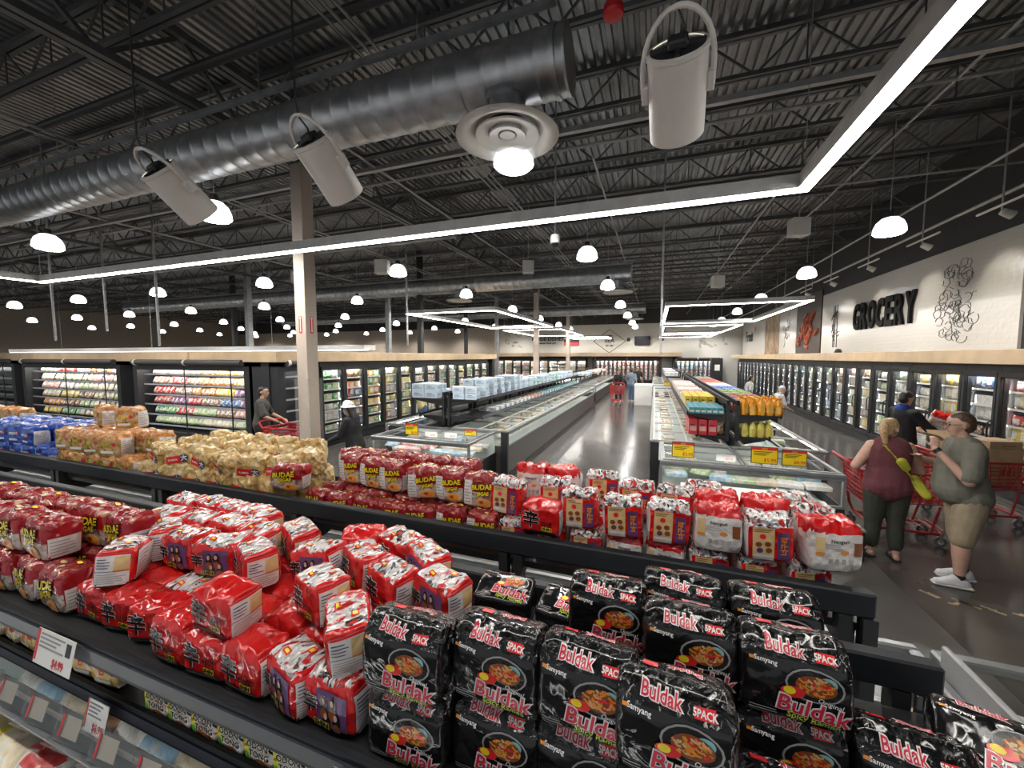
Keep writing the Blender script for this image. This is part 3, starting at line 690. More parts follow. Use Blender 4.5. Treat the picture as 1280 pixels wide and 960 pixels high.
# line drawings on the tile (bamboo and a heap of produce)
def doodle(name, label, yc, zc, wy, hz, n, seed, r=.010, bamboo=False):
    rn = random.Random(seed); m = MB()
    if bamboo:
        for dy in (-.16, .02, .14):
            m.tube([(0, dy, -hz), (0, dy + .03, hz)], r * 1.5, 5)
            for q in range(6):
                z_ = -hz + q * hz / 3; m.tube([(0, dy - .05, z_), (0, dy + .05, z_)], r, 5)
        for q in range(16):
            y_, z_ = rn.uniform(-.3, .3), rn.uniform(-hz * .6, hz * .6); a = rn.uniform(.3, 2.8) + (PI if rn.random() < .3 else 0)
            m.tube([(0, y_, z_), (0, y_ + .1 * math.cos(a), z_ + .1 * math.sin(a)), (0, y_ + .28 * math.cos(a + .2), z_ + .26 * math.sin(a + .2))], [r, r * 2, r * .4], 5)
    else:
        for q in range(n):
            a = rn.uniform(0, 2 * PI); rad = math.sqrt(rn.random())
            y_, z_ = wy * rad * math.cos(a), hz * rad * math.sin(a)
            if abs(y_) > wy * (1 - .5 * (z_ / hz + .2)): y_ *= .6
            s_ = rn.uniform(.07, .17); st_ = rn.uniform(0, 6); en = st_ + rn.uniform(2.5, 6)
            m.tube([(0, y_ + s_ * math.cos(st_ + (en - st_) * g / 9) * (1 + .2 * math.sin(3 * g)), z_ + s_ * .8 * math.sin(st_ + (en - st_) * g / 9)) for g in range(10)], r, 5)
    o = m.build(name, mat('line_art_black', (.10, .09, .08), .5), loc=(6.145, yc, zc)); tag(o, label, 'wall drawing')
doodle('bamboo_drawing', 'black line drawing of bamboo beside the grocery lettering', 17.55, 3.45, .3, .75, 0, 3, bamboo=True)
doodle('produce_drawing', 'black line drawing of heaped produce on the white tile', 11.45, 3.55, .62, .85, 62, 5, r=.006)
# photo panels further along the wall
for k, (y0, y1, nm, ma, lab) in enumerate([
    (18.9, 21.7, 'photo_panel', mat('photo_dark', (.045, .028, .022), .5), 'dark photo panel of red sausages on the wall beyond the grocery sign'),
    (21.75, 24.4, 'tile_panel', wtile, 'white tile panel with a plant drawing between two photo panels'),
    (24.45, 27.2, 'photo_panel', mat('photo_tan', (.30, .20, .12), .5, var=.5, vs_=2), 'tan photo panel of noodles on the right wall'),
    (27.25, 33.6, 'tile_panel', wtile, 'white tile panel with small script lettering near the far corner')]):
    t = thing(nm, lab, 'wall panel', (6.16, (y0 + y1) / 2, 3.7), 0)
    MB().box(-.02, .03, -(y1 - y0) / 2, (y1 - y0) / 2, -1.2, 1.3).build('panel_board', ma, t)
    rn = random.Random(k)
    if k == 0:
        m = MB()
        for q in range(26):
            a = rn.uniform(0, PI); y_, z_ = rn.gauss(0, .42), rn.gauss(-.1, .4)
            m.tube([(-.03, y_ - .2 * math.cos(a), z_ - .2 * math.sin(a)), (-.05, y_, z_), (-.03, y_ + .2 * math.cos(a), z_ + .22 * math.sin(a))], [.05, .075, .05], 7)
        m.build('sausage_picture', mat('sausage_red', (.42, .09, .04), .4, var=.4), t, smooth=True)
    if k == 1:
        m = MB()
        for q in range(18):
            a = rn.uniform(0, 6.3); y_, z_ = rn.gauss(0, .3), rn.gauss(0, .45); m.tube([(-.022, y_, z_), (-.022, y_ + .2 * math.cos(a), z_ + .2 * math.sin(a)), (-.022, y_ + .2 * math.cos(a + 1.2), z_ + .3 * math.sin(a + .9))], .012, 4)
        m.build('plant_drawing', MATS['line_art_black'], t)
    if k == 2:
        m = MB()
        for q in range(24):
            a = q * .3; m.tube([(-.024, -.5 + q * .03, -.9 + .02 * q), (-.024, -.4 + .03 * q + .2 * math.sin(a), 0), (-.024, -.1 + q * .02, .9)], .018, 4)
        m.build('noodle_picture', mat('noodle_tan', (.50, .36, .22), .5), t)
    if k == 3:
        q = text_mesh('Fresh', 1.0, blackp, .01, .02)
        q.transform(Matrix(((0, 0, 1, 0), (-1, 0, 0, 0), (0, 1, 0, 0), (0, 0, 0, 1))))
        ob('lettering', q, t, loc=(-.03, 1.0, .0)); MB().tube([(-.03, -.6, .45), (-.02, -.6, .45)], .16, 18).build('red_dot', redp, t)
# end wall lettering, diamond emblem, screen
def wall_text(body, size, x, z, name, lab, y=33.96, sx=1.):
    q = text_mesh(body, size, blackp, extrude=.015, offset=size * .02, sx=sx); q.transform(Matrix.Rotation(PI / 2, 4, 'X'))
    o = ob(name, q, loc=(x, y, z)); return o
tag(wall_text('K-SIDE DISHES', .46, -9.0, 3.88, 'side_dishes_sign', ''), 'black lettering reading K-SIDE DISHES on the end wall', 'sign')
tag(wall_text('KIM CHI · ZZAN · JEOT', .17, -9.0, 3.52, 'side_dishes_small_sign', '', sx=.9), 'small second line of lettering under the side dishes sign', 'sign')
t = thing('diamond_emblem', 'black outlined diamond emblem with lettering on the end wall', 'emblem', (-3.63, 33.95, 3.64))
m = MB(); P4 = [(-1.32, 0, 0), (0, 0, .98), (1.32, 0, 0), (0, 0, -.98)]
for i in range(4): m.bar(P4[i], P4[(i + 1) % 4], .03, .045)
m.build('diamond_outline', blackp, t)
for body, s_, z_ in (('SEA', .5, .05), ('FRESH', .16, .45), ('EST. 1982', .15, -.38)):
    q = text_mesh(body, s_, blackp, .01, .01); q.transform(Matrix.Rotation(PI / 2, 4, 'X')); ob('lettering', q, t, loc=(0, 0, z_))
t = thing('wall_screen', 'black flat screen hung on the end wall over the aisle', 'screen', (-1.0, 33.85, 3.64))
MB().box(-.62, .62, -.04, .04, -.36, .36, .012).build('bezel', black, t); MB().box(-.57, .57, -.046, -.04, -.32, .32).build('display', mat('screen_dark', (.01, .011, .014), .15, var=0), t)
MB().box(-.1, .1, .04, .12, -.1, .1).build('bracket', black, t)
t = thing('wall_screen', 'small lit red screen hanging before the end wall lettering', 'screen', (-6.15, 30.5, 3.45))
MB().box(-.6, .6, -.03, .03, -.25, .25, .01).build('bezel', black, t); MB().box(-.56, .56, -.036, -.03, -.22, .0).build('display', mat('screen_red', (.5, .03, .04), .3, emit=.6), t); MB().tube([(0, 0, .25), (0, 0, 3.4)], .015, 6).build('hanger_rod', galv, t)
for k, x in enumerate((-2.1, .5)):
    tag(MB().tube([(0, 0, 0), (0, -.05, 0)], .16, 18).build('wall_speaker', black, loc=(x, 33.98, 3.75)), 'round black wall speaker %s the black end wall screen' % ('left of' if k == 0 else 'right of'), 'speaker')
for k, (x, z, wy, n, sd, lab) in enumerate([(-12.2, 3.8, .9, 26, 4, 'black line drawing of vegetables left of the side dishes lettering'), (4.2, 3.7, .9, 26, 9, 'black line drawing of scattered leaves at the right of the end wall')]):
    rn = random.Random(sd); m = MB()
    for q in range(n):
        a = rn.uniform(0, 6.3); x_, z_ = rn.uniform(-wy, wy), rn.uniform(-.6, .7)
        m.tube([(x_, 0, z_), (x_ + .15 * math.cos(a), 0, z_ + .15 * math.sin(a)), (x_ + .15 * math.cos(a + 1.4), 0, z_ + .2 * math.sin(a + 1)), (x_, 0, z_)], .016, 4)
    tag(m.build('leaf_drawing', MATS['line_art_black'], loc=(x, 33.97, z)), lab, 'wall drawing')
tag(MB().tube([(0, 0, 0), (0, 0, .05)], [.1, .1], 18).lathe([(.09, .05), (.07, .11), (0, .14)], 18).build('dome_camera', black, loc=(5.5, 15.4, 2.47), smooth=True), 'black dome camera sitting on the wood fascia below the grocery sign', 'security camera')
# ------------------------------------------------------------------ island freezers and racks
capm = mat('worn_black_shelf', (.016, .018, .022), .5, spec=.25)
liner = mat('freezer_liner', (.62, .68, .66), .45, var=.04)
graybase = mat('freezer_base_brown', (.055, .047, .045), .35)
def coffin(Ln, D, loc, rz, lab, grp, lids=0, zg=.60, base=graybase, led=True):
    t = thing('island_freezer', lab, 'island freezer', loc, rz, grp)
    h = Ln / 2
    MB().box(-h, h, .08, D, .0, .10).box(-h, h, 0, D, .10, zg - .21).box(-h, h, 0, .012, zg - .21, zg - .04).box(-h, -h + .012, .012, D, zg - .21, zg - .04).box(h - .012, h, .012, D, zg - .21, zg - .04).build('base', base, t)
    MB().box(-h + .03, h - .03, .03, .05, zg - .22, zg - .2).box(-h + .02, h - .02, .03, D - .02, zg - .19, zg - .17).box(-h + .02, h - .02, D - .05, D - .02, zg - .17, .87).build('liner', liner, t)
    MB().box(-h + .03, h - .03, .012, .022, zg - .04, .855).build('glass_front', glass, t)
    MB().box(-h, h, -.015, .035, .85, .90, .01).box(-h + .03, h - .03, -.003, .011, .818, .85).box(-h, h, D - .05, D, .85, .90, .01).box(-h, -h + .05, .035, D - .05, .85, .90, .01).box(h - .05, h, .035, D - .05, .85, .90, .01).build('top_rail', greym, t)
    MB().box(-h, h, -.006, .03, zg - .05, zg - .02).box(-h, -h + .03, -.005, .05, zg - .05, .86).box(h - .03, h, -.005, .05, zg - .05, .86).build('lower_rail', greym, t)
    if led: MB().box(-h + .06, h - .06, .02, .034, .836, .85).build('light_tube', ledw, t)
    if lids:
        w = (Ln - .06) / lids
        for k in range(lids):
            x0 = -h + .03 + k * w; x1 = x0 + w
            f = MB().box(x0 + .01, x1 - .01, .04, .075, .885, .91).box(x0 + .01, x1 - .01, D - .085, D - .05, .885, .91).box(x0 + .01, x0 + .04, .075, D - .085, .885, .91).box(x1 - .04, x1 - .01, .075, D - .085, .885, .91)
            f.box(x0 + .04, x1 - .04, D * .48, D * .48 + .025, .895, .915)
            f = f.build('lid', offw if lids > 3 else greym, t)
            MB().box(x0 + .04, x1 - .04, .075, D - .085, .893, .898).build('lid_glass', glass, f)
    return t
def rack(Ln, loc, rz, lab, grp, zdeck=1.42, dd=.60, zlow=1.02, dl=.445, ztop=1.55, step=1.22):
    """one-sided shelf rack, back beam at y=0, shelves reaching towards -y"""
    t = thing('shelf_rack', lab, 'shelf rack', loc, rz, grp); h = Ln / 2
    MB().box(-h, h, 0, .045, ztop - .085, ztop, .006).build('top_beam', capm, t)
    for (z, d_, nm) in ((zdeck, dd, 'upper_shelf'), (zlow, dl, 'lower_shelf')):
        s = MB().box(-h, h, -d_, 0, z - .03, z, .003).build(nm, black, t)
        MB().box(-h, h, -d_ - .022, -d_ - .001, z - .05, z + .028, .004).mi(1).box(-h + .002, h - .002, -d_ - .028, -d_ - .018, z - .028, z + .012).build('price_rail', [capm, mat('rail_insert', (.03, .034, .05), .35, var=0)], s)
    n = max(2, int(Ln / step) + 1)
    for k in range(n):
        x = -h + .05 + (Ln - .1) * k / (n - 1)
        for dx in (-.035, .035):
            if abs(x + dx) > h: continue
            u = MB().box(x + dx - .02, x + dx + .02, .0, .05, .89, ztop - .085).build('upright', black, t)
        m = MB()
        for q in range(9):
            m.box(x - .0055, x + .0055, -.004, .001, .95 + q * .06, .985 + q * .06)
        m.build('slot_strip', greym, t)
        for (z, d_) in ((zdeck, dd), (zlow, dl)):
            m = MB(); m.add([(x - .012, 0, z - .03), (x - .012, -d_ * .9, z - .03), (x - .012, -d_ * .9, z - .05), (x - .012, 0, z - .16), (x + .012, 0, z - .03), (x + .012, -d_ * .9, z - .03), (x + .012, -d_ * .9, z - .05), (x + .012, 0, z - .16)],
                            [(0, 1, 2, 3), (7, 6, 5, 4), (0, 4, 5, 1), (1, 5, 6, 2), (2, 6, 7, 3), (3, 7, 4, 0)])
            m.build('bracket', black, t)
    return t
# --- noodle island in front of the camera
XL, XR = -8.2, .72
coffin(XR + .55 - XL, 1.2, ((XL + XR + .55) / 2, .05, 0), 0, 'long open freezer at the foot of the near noodle shelves', 'freezers of the noodle island', zg=.6)
coffin(XR + .55 - XL, .78, ((XL + XR + .55) / 2, 2.46, 0), PI, 'long freezer behind the far noodle shelves', 'freezers of the noodle island', zg=.6, led=False)
coffin(2.38, 1.0, (2.32, 1.27, 0), PI / 2, 'freezer across the end of the noodle island beside the end panel', 'freezers of the noodle island', lids=2, zg=.55)
rack(XR - XL, ((XL + XR) / 2, 1.27, 0), 0, 'black noodle shelf rack nearest the camera with red and black packs', 'noodle shelf racks')
rack(XR - XL, ((XL + XR) / 2, 1.645, 0), PI, 'black noodle shelf rack behind the nearest one, facing the aisle', 'noodle shelf racks', dd=.62)
ep = MB().box(1.275, 1.30, .35, 2.30, .86, 1.02, .006).build('end_divider', mat('grey_divider', (.36, .36, .37), .4)); tag(ep, 'grey upright divider between the end freezer and the black packs', 'divider')
# --- right island
coffin(2.14, 1.3, (1.17, 5.82, 0), 0, 'glass-fronted end freezer with three yellow price signs', 'freezers of the right island', lids=2, zg=.52, base=black)
RI0, RI1 = 7.16, 19.6
LnR = RI1 - RI0; yc = (RI0 + RI1) / 2
coffin(LnR, 1.2, (-.04, yc, 0), -PI / 2, 'long freezer of the right island beside the main aisle', 'freezers of the right island', lids=13, zg=.6)
coffin(LnR, 1.2, (2.52, yc, 0), PI / 2, 'long freezer of the right island facing the grocery wall', 'freezers of the right island', lids=13, zg=.6)
rack(LnR - .4, (1.18, yc + .2, 0), -PI / 2, 'black rack of the right island with yellow and turquoise boxes', 'racks of the right island', ztop=1.60, zdeck=1.36, zlow=.98)
rack(LnR - .4, (1.38, yc + .2, 0), PI / 2, 'black rack of the right island with orange and yellow bags', 'racks of the right island', ztop=1.60, zdeck=1.36, zlow=.98)
coffin(8.5, 1.2, (-.1, 25.4, 0), -PI / 2, 'farther long freezer beyond the right island on the aisle side', 'farther freezers', lids=9)
coffin(8.5, 1.2, (2.5, 25.4, 0), PI / 2, 'farther long freezer beyond the right island on the wall side', 'farther freezers', lids=9)
rack(8.3, (1.18, 25.4, 0), -PI / 2, 'farther black rack beyond the right island with white and blue boxes', 'farther racks', ztop=1.60, zdeck=1.36)
# --- left island
coffin(2.0, 1.2, (-3.89, 5.83, 0), 0, 'glass-fronted end freezer of the left island with pale boxes behind', 'freezers of the left island', lids=2, zg=.52, base=black)
LI0, LI1 = 7.03, 18.6
LnL = LI1 - LI0; yl = (LI0 + LI1) / 2
coffin(LnL, 1.25, (-2.66, yl, 0), PI / 2, 'long freezer of the left island beside the main aisle', 'freezers of the left island', lids=13, zg=.64)
coffin(LnL, 1.0, (-5.5, yl, 0), -PI / 2, 'long freezer of the left island facing the door freezers', 'freezers of the left island', lids=12, zg=.64)
rack(LnL - .4, (-4.2, yl, 0), -PI / 2, 'black rack of the left island facing the door freezers', 'racks of the left island', ztop=1.60, zdeck=1.46, dd=.75, zlow=1.1, dl=.55)
rack(LnL - .4, (-4.02, yl, 0), PI / 2, 'black rack of the left island stacked with pale blue boxes', 'racks of the left island', ztop=1.60, zdeck=1.46, dd=.62, zlow=1.12, dl=.72)
coffin(9.5, 1.25, (-2.75, 24.6, 0), PI / 2, 'farther freezer on the left of the main aisle with white packs', 'farther freezers', lids=9)
coffin(9.5, 1.2, (-5.3, 24.6, 0), -PI / 2, 'farther freezer left of the aisle facing away', 'farther freezers', lids=9)
rack(9.2, (-4.0, 24.6, 0), PI / 2, 'farther black rack on the left of the main aisle', 'farther racks', ztop=1.60, zdeck=1.36)
# black corner posts on the island ends
for x, y, lab in ((-2.7, 7.0, 'black corner panel at the near end of the left island'), (0.03, 7.1, 'black corner panel at the near end of the right island')):
    tag(MB().box(x - .07, x + .07, y - .03, y + .05, 0, .89, .004).build('corner_panel', black), lab, 'panel', 'black island corner panels')
# yellow price signs on the end freezers
yel = mat('price_yellow', (.86, .62, .01), .45, var=.03)
def yellow_sign(x, y, z, w, h, rz, lab, price):
    t = thing('price_sign', lab, 'price sign', (x, y, z), rz, 'yellow price signs')
    MB().box(-w / 2, w / 2, -.004, .004, .05, .05 + h).build('sign_card', yel, t)
    MB().box(-w / 2, w / 2, -.007, -.004, .05 + h * .84, .05 + h).build('red_band', redp, t)
    MB().box(-w / 2 - .008, w / 2 + .008, -.002, .006, .042, .058 + h).build('sign_frame', black, t)
    for dx in (-w * .3, w * .3): MB().box(dx - .006, dx + .006, -.004, .004, 0, .05).build('clip', acry, t)
    q = MB()
    for k in range(3): q.box(-w * .42, w * (.3 - .12 * k), -.0065, -.005, .05 + h * (.70 - .1 * k), .05 + h * (.74 - .1 * k))
    q.build('printed_lines', blackp, t)
    g = text_mesh(price, h * .3, redp, extrude=.001); g.transform(Matrix.Rotation(PI / 2, 4, 'X')); ob('price_lettering', g, t, loc=(w * .22, -.006, .05 + h * .2))
    g = text_mesh('SALE', h * .15, yel, extrude=.001); g.transform(Matrix.Rotation(PI / 2, 4, 'X')); ob('sale_lettering', g, t, loc=(0, -.0085, .05 + h * .92))
yellow_sign(.40, 5.90, .90, .27, .20, 0, 'yellow price sign standing alone at the left of the right island end', '$3.99')
yellow_sign(1.38, 5.90, .90, .29, .21, .02, 'yellow price sign on the right island end, left of the close pair', '$5.99')
yellow_sign(1.72, 5.92, .90, .26, .19, .04, 'yellow price sign on the right island end, right of the close pair', '$8.99')
yellow_sign(-4.09, 5.95, .90, .25, .19, 0, 'yellow price sign at the left of the left island end', '$6.99')
yellow_sign(-3.14, 6.4, .86, .22, .10, .1, 'small yellow price sign lying at the right of the left island end', '$2.99')
yellow_sign(.62, 20.4, .9, .3, .22, 0, 'small distant yellow price sign on the farther island', '$4.99')
for k, (x, y, lab) in enumerate([(-3.75, 6.05, 'white price card on the left island end, left one'), (-3.38, 6.1, 'white price card on the left island end, right one'), (.95, 6.0, 'white price card lying on the right island end')]):
    t = thing('price_card', lab, 'price card', (x, y, .912), .05, 'white price cards'); MB().box(-.12, .12, -.004, .004, .0, .085).build('card', paper, t)
    g = text_mesh('$9.99', .04, redp, extrude=.0005); g.transform(Matrix.Rotation(PI / 2, 4, 'X')); ob('price_lettering', g, t, loc=(.04, -.005, .03))
# white bins
wb = thing('display_bin', 'white low display bin behind the noodle shelves, before the right island', 'bin', (.80, 4.66, 0), .03)
MB().box(-.46, .46, -.26, .26, 0, .70, .01).build('bin_body', white, wb); MB().box(-.48, .48, -.28, .28, .70, .88, .012).build('bin_lid', white, wb)
wb = thing('display_bin', 'white box standing in the main aisle at the right island far side', 'bin', (-.45, 20.3, 0), 0)
MB().box(-.45, .35, -.5, .5, 0, .9, .01).build('bin_body', white, wb); MB().box(-.47, .37, -.52, .52, .9, 1.0, .012).build('bin_lid', white, wb)
tag(MB().box(-.12, .12, -.1, .1, 0, .36, .02).mi(1).box(-.125, .125, -.105, .105, .36, .39, .01).build('corner_bumper', [black, greym], loc=(2.17, 5.5, 0)), 'small black bin on the floor behind the last white noodle pack', 'bin')  # bumper at the end freezer's corner, shaped like a lidded bin
# goods lying in the island freezers
rn = random.Random(21)
def bedstock(x0, x1, y0, y1, nx, ny, z, pal, where, grp, axis, kinds=('tray',)):
    for i in range(nx):
        for j in range(ny):
            x = x0 + (x1 - x0) * (i + .5) / nx + rn.uniform(-.015, .015); y = y0 + (y1 - y0) * (j + .5) / ny + rn.uniform(-.02, .02)
            c = rn.choice(pal); kd = rn.choice(kinds)
            L = '%s tray, %s row from aisle, %s along, %s' % (c, ORD[i if axis == 'y' else j], ORD[j if axis == 'y' else i], where)
            o = put(kd, c, (x, y, z), rn.uniform(-.2, .2) + (PI / 2 if axis == 'y' else 0), L, grp, name='frozen_tray', sc=1.25 if axis == 'y' else 1.3)
            if kd == 'bag': o.rotation_euler = (-1.35, 0, rn.uniform(-.3, .3)); o.location.z += .05
pw = ['white', 'cream', 'pale green', 'white', 'light blue', 'brown']
bedstock(-3.72, -2.72, 7.2, 18.4, 3, 26, .72, pw, 'left island freezer', 'trays in the left island freezer', 'y')
bedstock(.05, 1.0, 7.3, 19.4, 2, 22, .74, ['cream', 'brown', 'white', 'orange', 'cream'], 'right island freezer', 'trays in the right island freezer', 'y')
bedstock(1.6, 2.45, 7.4, 19.2, 2, 14, .72, pw, 'right island wall side', 'trays in the right island wall side freezer', 'y')
bedstock(.2, 2.15, 5.9, 7.0, 7, 3, .62, ['pale green', 'white', 'cream', 'light blue', 'pale green'], 'right island end', 'bags in the right island end freezer', 'x', ('bag', 'tray'))
bedstock(-4.8, -2.95, 5.9, 6.95, 7, 3, .62, ['white', 'pink', 'light blue', 'cream'], 'left island end', 'boxes in the left island end freezer', 'x', ('tray', 'tray', 'bag'))
bedstock(1.45, 2.25, .2, 2.35, 3, 5, .55, ['pale green', 'cream', 'white', 'brown'], 'noodle island end', 'bags in the noodle island end freezer', 'y', ('bag',))
# --- cartons on the racks
ctn = {}
def carton(nm, w, d, h, face, band, loc, rz, lab, grp, text=None, cat='box'):
    k = (nm, w, d, h)
    if k not in ctn:
        m = MB().box(-w / 2, w / 2, -d / 2, d / 2, 0, h, .006); m.mi(1)
        m.box(-w * .38, w * .38, -d / 2 - .001, -d / 2, h * .25, h * .55).box(-w / 2 - .001, -w / 2, -d * .3, d * .3, h * .3, h * .7).box(w / 2, w / 2 + .001, -d * .3, d * .3, h * .3, h * .7)
        m.mi(2).box(-w * .3, w * .1, -d / 2 - .0015, -d / 2, h * .62, h * .7)
        ctn[k] = m.mesh('carton', [face, band, blackp])
    o = ob(nm, ctn[k], loc=loc, rot=(0, 0, rz)); tag(o, lab, cat, grp); return o
pale = mat('pale_blue_carton', (.62, .72, .80), .45, var=.06); palb = mat('carton_print_blue', (.36, .50, .66), .5, var=.15); wht = mat('carton_white', (.78, .78, .76), .5)
teal = film('teal_packet', [(.4, (.18, .50, .52)), (.6, (.6, .75, .75))], 14, .3, .2, 30)
q = 0
# pale stacks on the left rack top, near end
for i in range(2):
    for j in range(3):
        for k in range(2 if not (j == 2 and i == 1) else 1):
            carton('pale_carton', .30, .20, .15, pale, palb, (-4.82 + .32 * i, 7.36 + .24 * j, 1.46 + .152 * k), rnd.uniform(-.03, .03) + PI / 2 * 0, 'pale blue box in the nearest stack, %s row from camera, %s column, %s layer' % (ORD[j], ORD[i], ORD[k]), 'pale boxes in the nearest stack')
for j in range(22):
    for i in range(2):
        for k in range([2, 3, 3, 3, 2, 3, 3, 2, 2, 2, 1, 2, 2, 1, 2, 2, 1, 2, 2, 2, 1, 2][j]):
            tl = 13 < j < 17 or j in (9, 10)
            carton('teal_carton' if tl else 'pale_carton', .26, .20, .13, teal if tl else pale, wht if tl else palb, (-3.84 + .29 * i, 7.36 + .47 * j + rnd.uniform(-.03, .03), 1.46 + .132 * k), rnd.uniform(-.05, .05), '%s box on the aisle-side rack top, %s row from camera, %s column, %s layer' % ('teal' if tl else 'pale blue', ORD[j], ORD[i], ORD[k]), 'boxes on the left island rack top')
for j in range(14):
    carton('pale_carton', .26, .20, .13, pale, palb, (-4.75, 8.3 + .7 * j, 1.46), .03, 'pale blue box on the far side rack top, %s after the nearest stack' % ORD[j], 'boxes on the far side rack top')
for j in range(30):
    c = [wht, wht, mat('salmon_packet', (.70, .42, .34), .5), teal, teal, teal][min(5, j // 4)]
    for i in range(2):
        carton(['white_packet', 'white_packet', 'salmon_packet', 'teal_packet', 'teal_packet', 'teal_packet'][min(5, j // 4)], .19, .15, .10, c, palb, (-3.62 + .24 * i, 8.1 + .34 * j, 1.12), rnd.uniform(-.1, .1), '%s packet on the lower aisle shelf, %s from the camera, %s from the aisle' % (['white', 'white', 'salmon pink', 'teal', 'teal', 'teal'][min(5, j // 4)], ORD[j], ORD[1 - i]), 'packets on the lower shelf of the left island')
# right island racks: turquoise and yellow boxes, red boxes beneath, orange and yellow bags
tq = mat('turquoise_box', (.06, .30, .36), .45, var=.2); crm = mat('box_cream_top', (.72, .64, .48), .5); ybx = mat('yellow_box', (.78, .56, .05), .45, var=.1); rbx = mat('deep_red_box', (.42, .02, .035), .45, var=.15)
for i in range(6):
    c = carton('turquoise_box', .085, .26, .11, tq, crm, (.63 + .092 * i, 7.62, 1.36), 0, 'turquoise box standing at the front of the right island rack, %s from the aisle' % ORD[i], 'turquoise boxes')
    for j in range(1, 3): carton('turquoise_box', .085, .26, .11, tq, crm, (.63 + .092 * i, 7.62 + .27 * j, 1.36), 0, 'turquoise box behind the front ones, %s row, %s from the aisle' % (ORD[j], ORD[i]), 'turquoise boxes')
for j in range(6):
    for i in range(4):
        carton('yellow_box', .12, .17, .22, ybx, wht, (.64 + .135 * i, 8.5 + .2 * j, 1.36), 0, 'yellow box on the right island rack, %s row behind the turquoise, %s from aisle' % (ORD[j], ORD[i]), 'yellow boxes')
for j in range(14):
    for i in range(3):
        n = j % 4
        carton(['white_box', 'pink_box', 'white_box', 'cream_box'][n], .17, .22, .16 + .02 * (j % 3), [wht, mat('pale_pink_box', (.68, .42, .42), .5), wht, crm][n], [rbx, wht, tq, rbx][n], (.66 + .18 * i, 10.0 + .34 * j, 1.36), 0, '%s box beyond the yellow ones, %s row, %s from the aisle' % (['white', 'pink', 'white', 'cream'][n], ORD[j], ORD[i]), 'boxes beyond the yellow ones')
for i in range(3):
    for j in range(3): carton('red_box', .14, .2, .27, rbx, mat('red_box_print', (.6, .3, .25), .5), (.66 + .155 * i, 7.62 + .25 * j, .98), 0, 'deep red box below the turquoise ones, %s row, %s from the aisle' % (ORD[j], ORD[i]), 'deep red boxes')
for i in range(2):
    put('bag', 'brown', (1.06, 7.66 + .3 * i, .98), 0, 'dark packet beside the deep red boxes, %s from the front' % ORD[i], 'dark packets by the red boxes', sc=1.)
orangeb = film('orange_film_bag', [(.4, (.78, .26, .01)), (.55, (.85, .42, .04)), (.7, (.85, .6, .1))], 16, .22, .5, 34)
ylgr = film('lime_yellow_bag', [(.4, (.66, .60, .06)), (.6, (.72, .68, .25))], 16, .25, .5, 34)
def softbag(nm, ma, loc, lab, grp, w=.12, h=.3, key={}):
    if nm not in key:
        m = MB(); n = 14; rnn = random.Random(3); P = [(.9, 0), (1., .02), (1.04, .25), (1., .5), (.85, .68), (.45, .82), (.3, .87), (.5, .95), (.42, 1.)]
        for (r_, z_) in P:
            for q in range(n):
                a = 2 * PI * q / n; rr = r_ * w / 2 * (1 + .12 * math.sin(3 * a + z_ * 9)); m.v.append((rr * math.cos(a), rr * .8 * math.sin(a), z_ * h))
        for i in range(len(P) - 1):
            for q in range(n): m.f.append((i * n + q, i * n + (q + 1) % n, (i + 1) * n + (q + 1) % n, (i + 1) * n + q)); m.m.append(0)
        m.f += [tuple(reversed(range(n))), tuple(range((len(P) - 1) * n, len(P) * n))]; m.m += [0, 0]
        m.mi(1).box(-w * .25, w * .25, -w * .42, -w * .40, h * .15, h * .5)
        key[nm] = m.mesh(nm, [ma, mat('bag_label_tan', (.72, .5, .12), .5)], True)
    tag(ob(nm, key[nm], loc=loc, rot=(0, 0, rnd.uniform(-.5, .5))), lab, 'bag', grp)
for j in range(4):
    for i in range(5): softbag('orange_bag', orangeb, (1.46 + .125 * i, 7.62 + .16 * j, 1.36), 'orange tied bag on the right island rack, %s row, %s from left' % (ORD[j], ORD[i]), 'orange tied bags')
for j in range(2):
    for i in range(4): softbag('lime_bag', ylgr, (1.48 + .12 * i, 7.64 + .17 * j, .98), 'lime yellow tied bag under the orange bags, %s row, %s from left' % (ORD[j], ORD[i]), 'lime yellow tied bags', h=.28)
for j in range(22):
    for i in range(3):
        n = (j // 3) % 5
        carton(['wine_white_box', 'green_white_box', 'blue_white_box', 'white_box', 'red_yellow_box'][n], .18, .24, .2, [mat('wine_red_box', (.40, .05, .10), .5), mat('leaf_green_box', (.22, .36, .08), .5), mat('royal_blue_box', (.10, .18, .5), .5), wht, mat('red_mix_box', (.6, .1, .05), .5)][n], [wht, wht, wht, tq, ybx][n], (1.5 + .2 * i, 8.5 + .42 * j, 1.36), 0, '%s box beyond the orange bags, %s row, %s from left' % (['wine red', 'green', 'blue', 'white', 'red and yellow'][n], ORD[j], ORD[i]), 'boxes beyond the orange bags')
for j in range(18):
    for i in range(3):
        n = (j // 2) % 4
        carton(['white_box', 'blue_white_box', 'wine_white_box', 'pale_carton'][n], .2, .24, .19, [wht, MATS['royal_blue_box'], MATS['wine_red_box'], pale][n], wht, (.62 + .2 * i, 21.6 + .44 * j, 1.36), 0, '%s box on the farther right rack, %s row, %s from the aisle' % (['white', 'blue', 'wine red', 'pale blue'][n], ORD[j], ORD[i]), 'boxes on the farther right rack')
for j in range(18):
    for i in range(3):
        n = (j // 2) % 4
        carton(['white_packet', 'pale_carton', 'orange_box', 'white_packet'][n], .24, .2, .14, [wht, pale, mat('orange_box', (.7, .25, .04), .5), wht][n], palb, (-3.8 + .22 * i, 20.4 + .46 * j, 1.36), .05, '%s box on the farther left rack, %s row, %s from left' % (['white', 'pale blue', 'orange', 'white with print'][n], ORD[j], ORD[i]), 'boxes on the farther left rack')
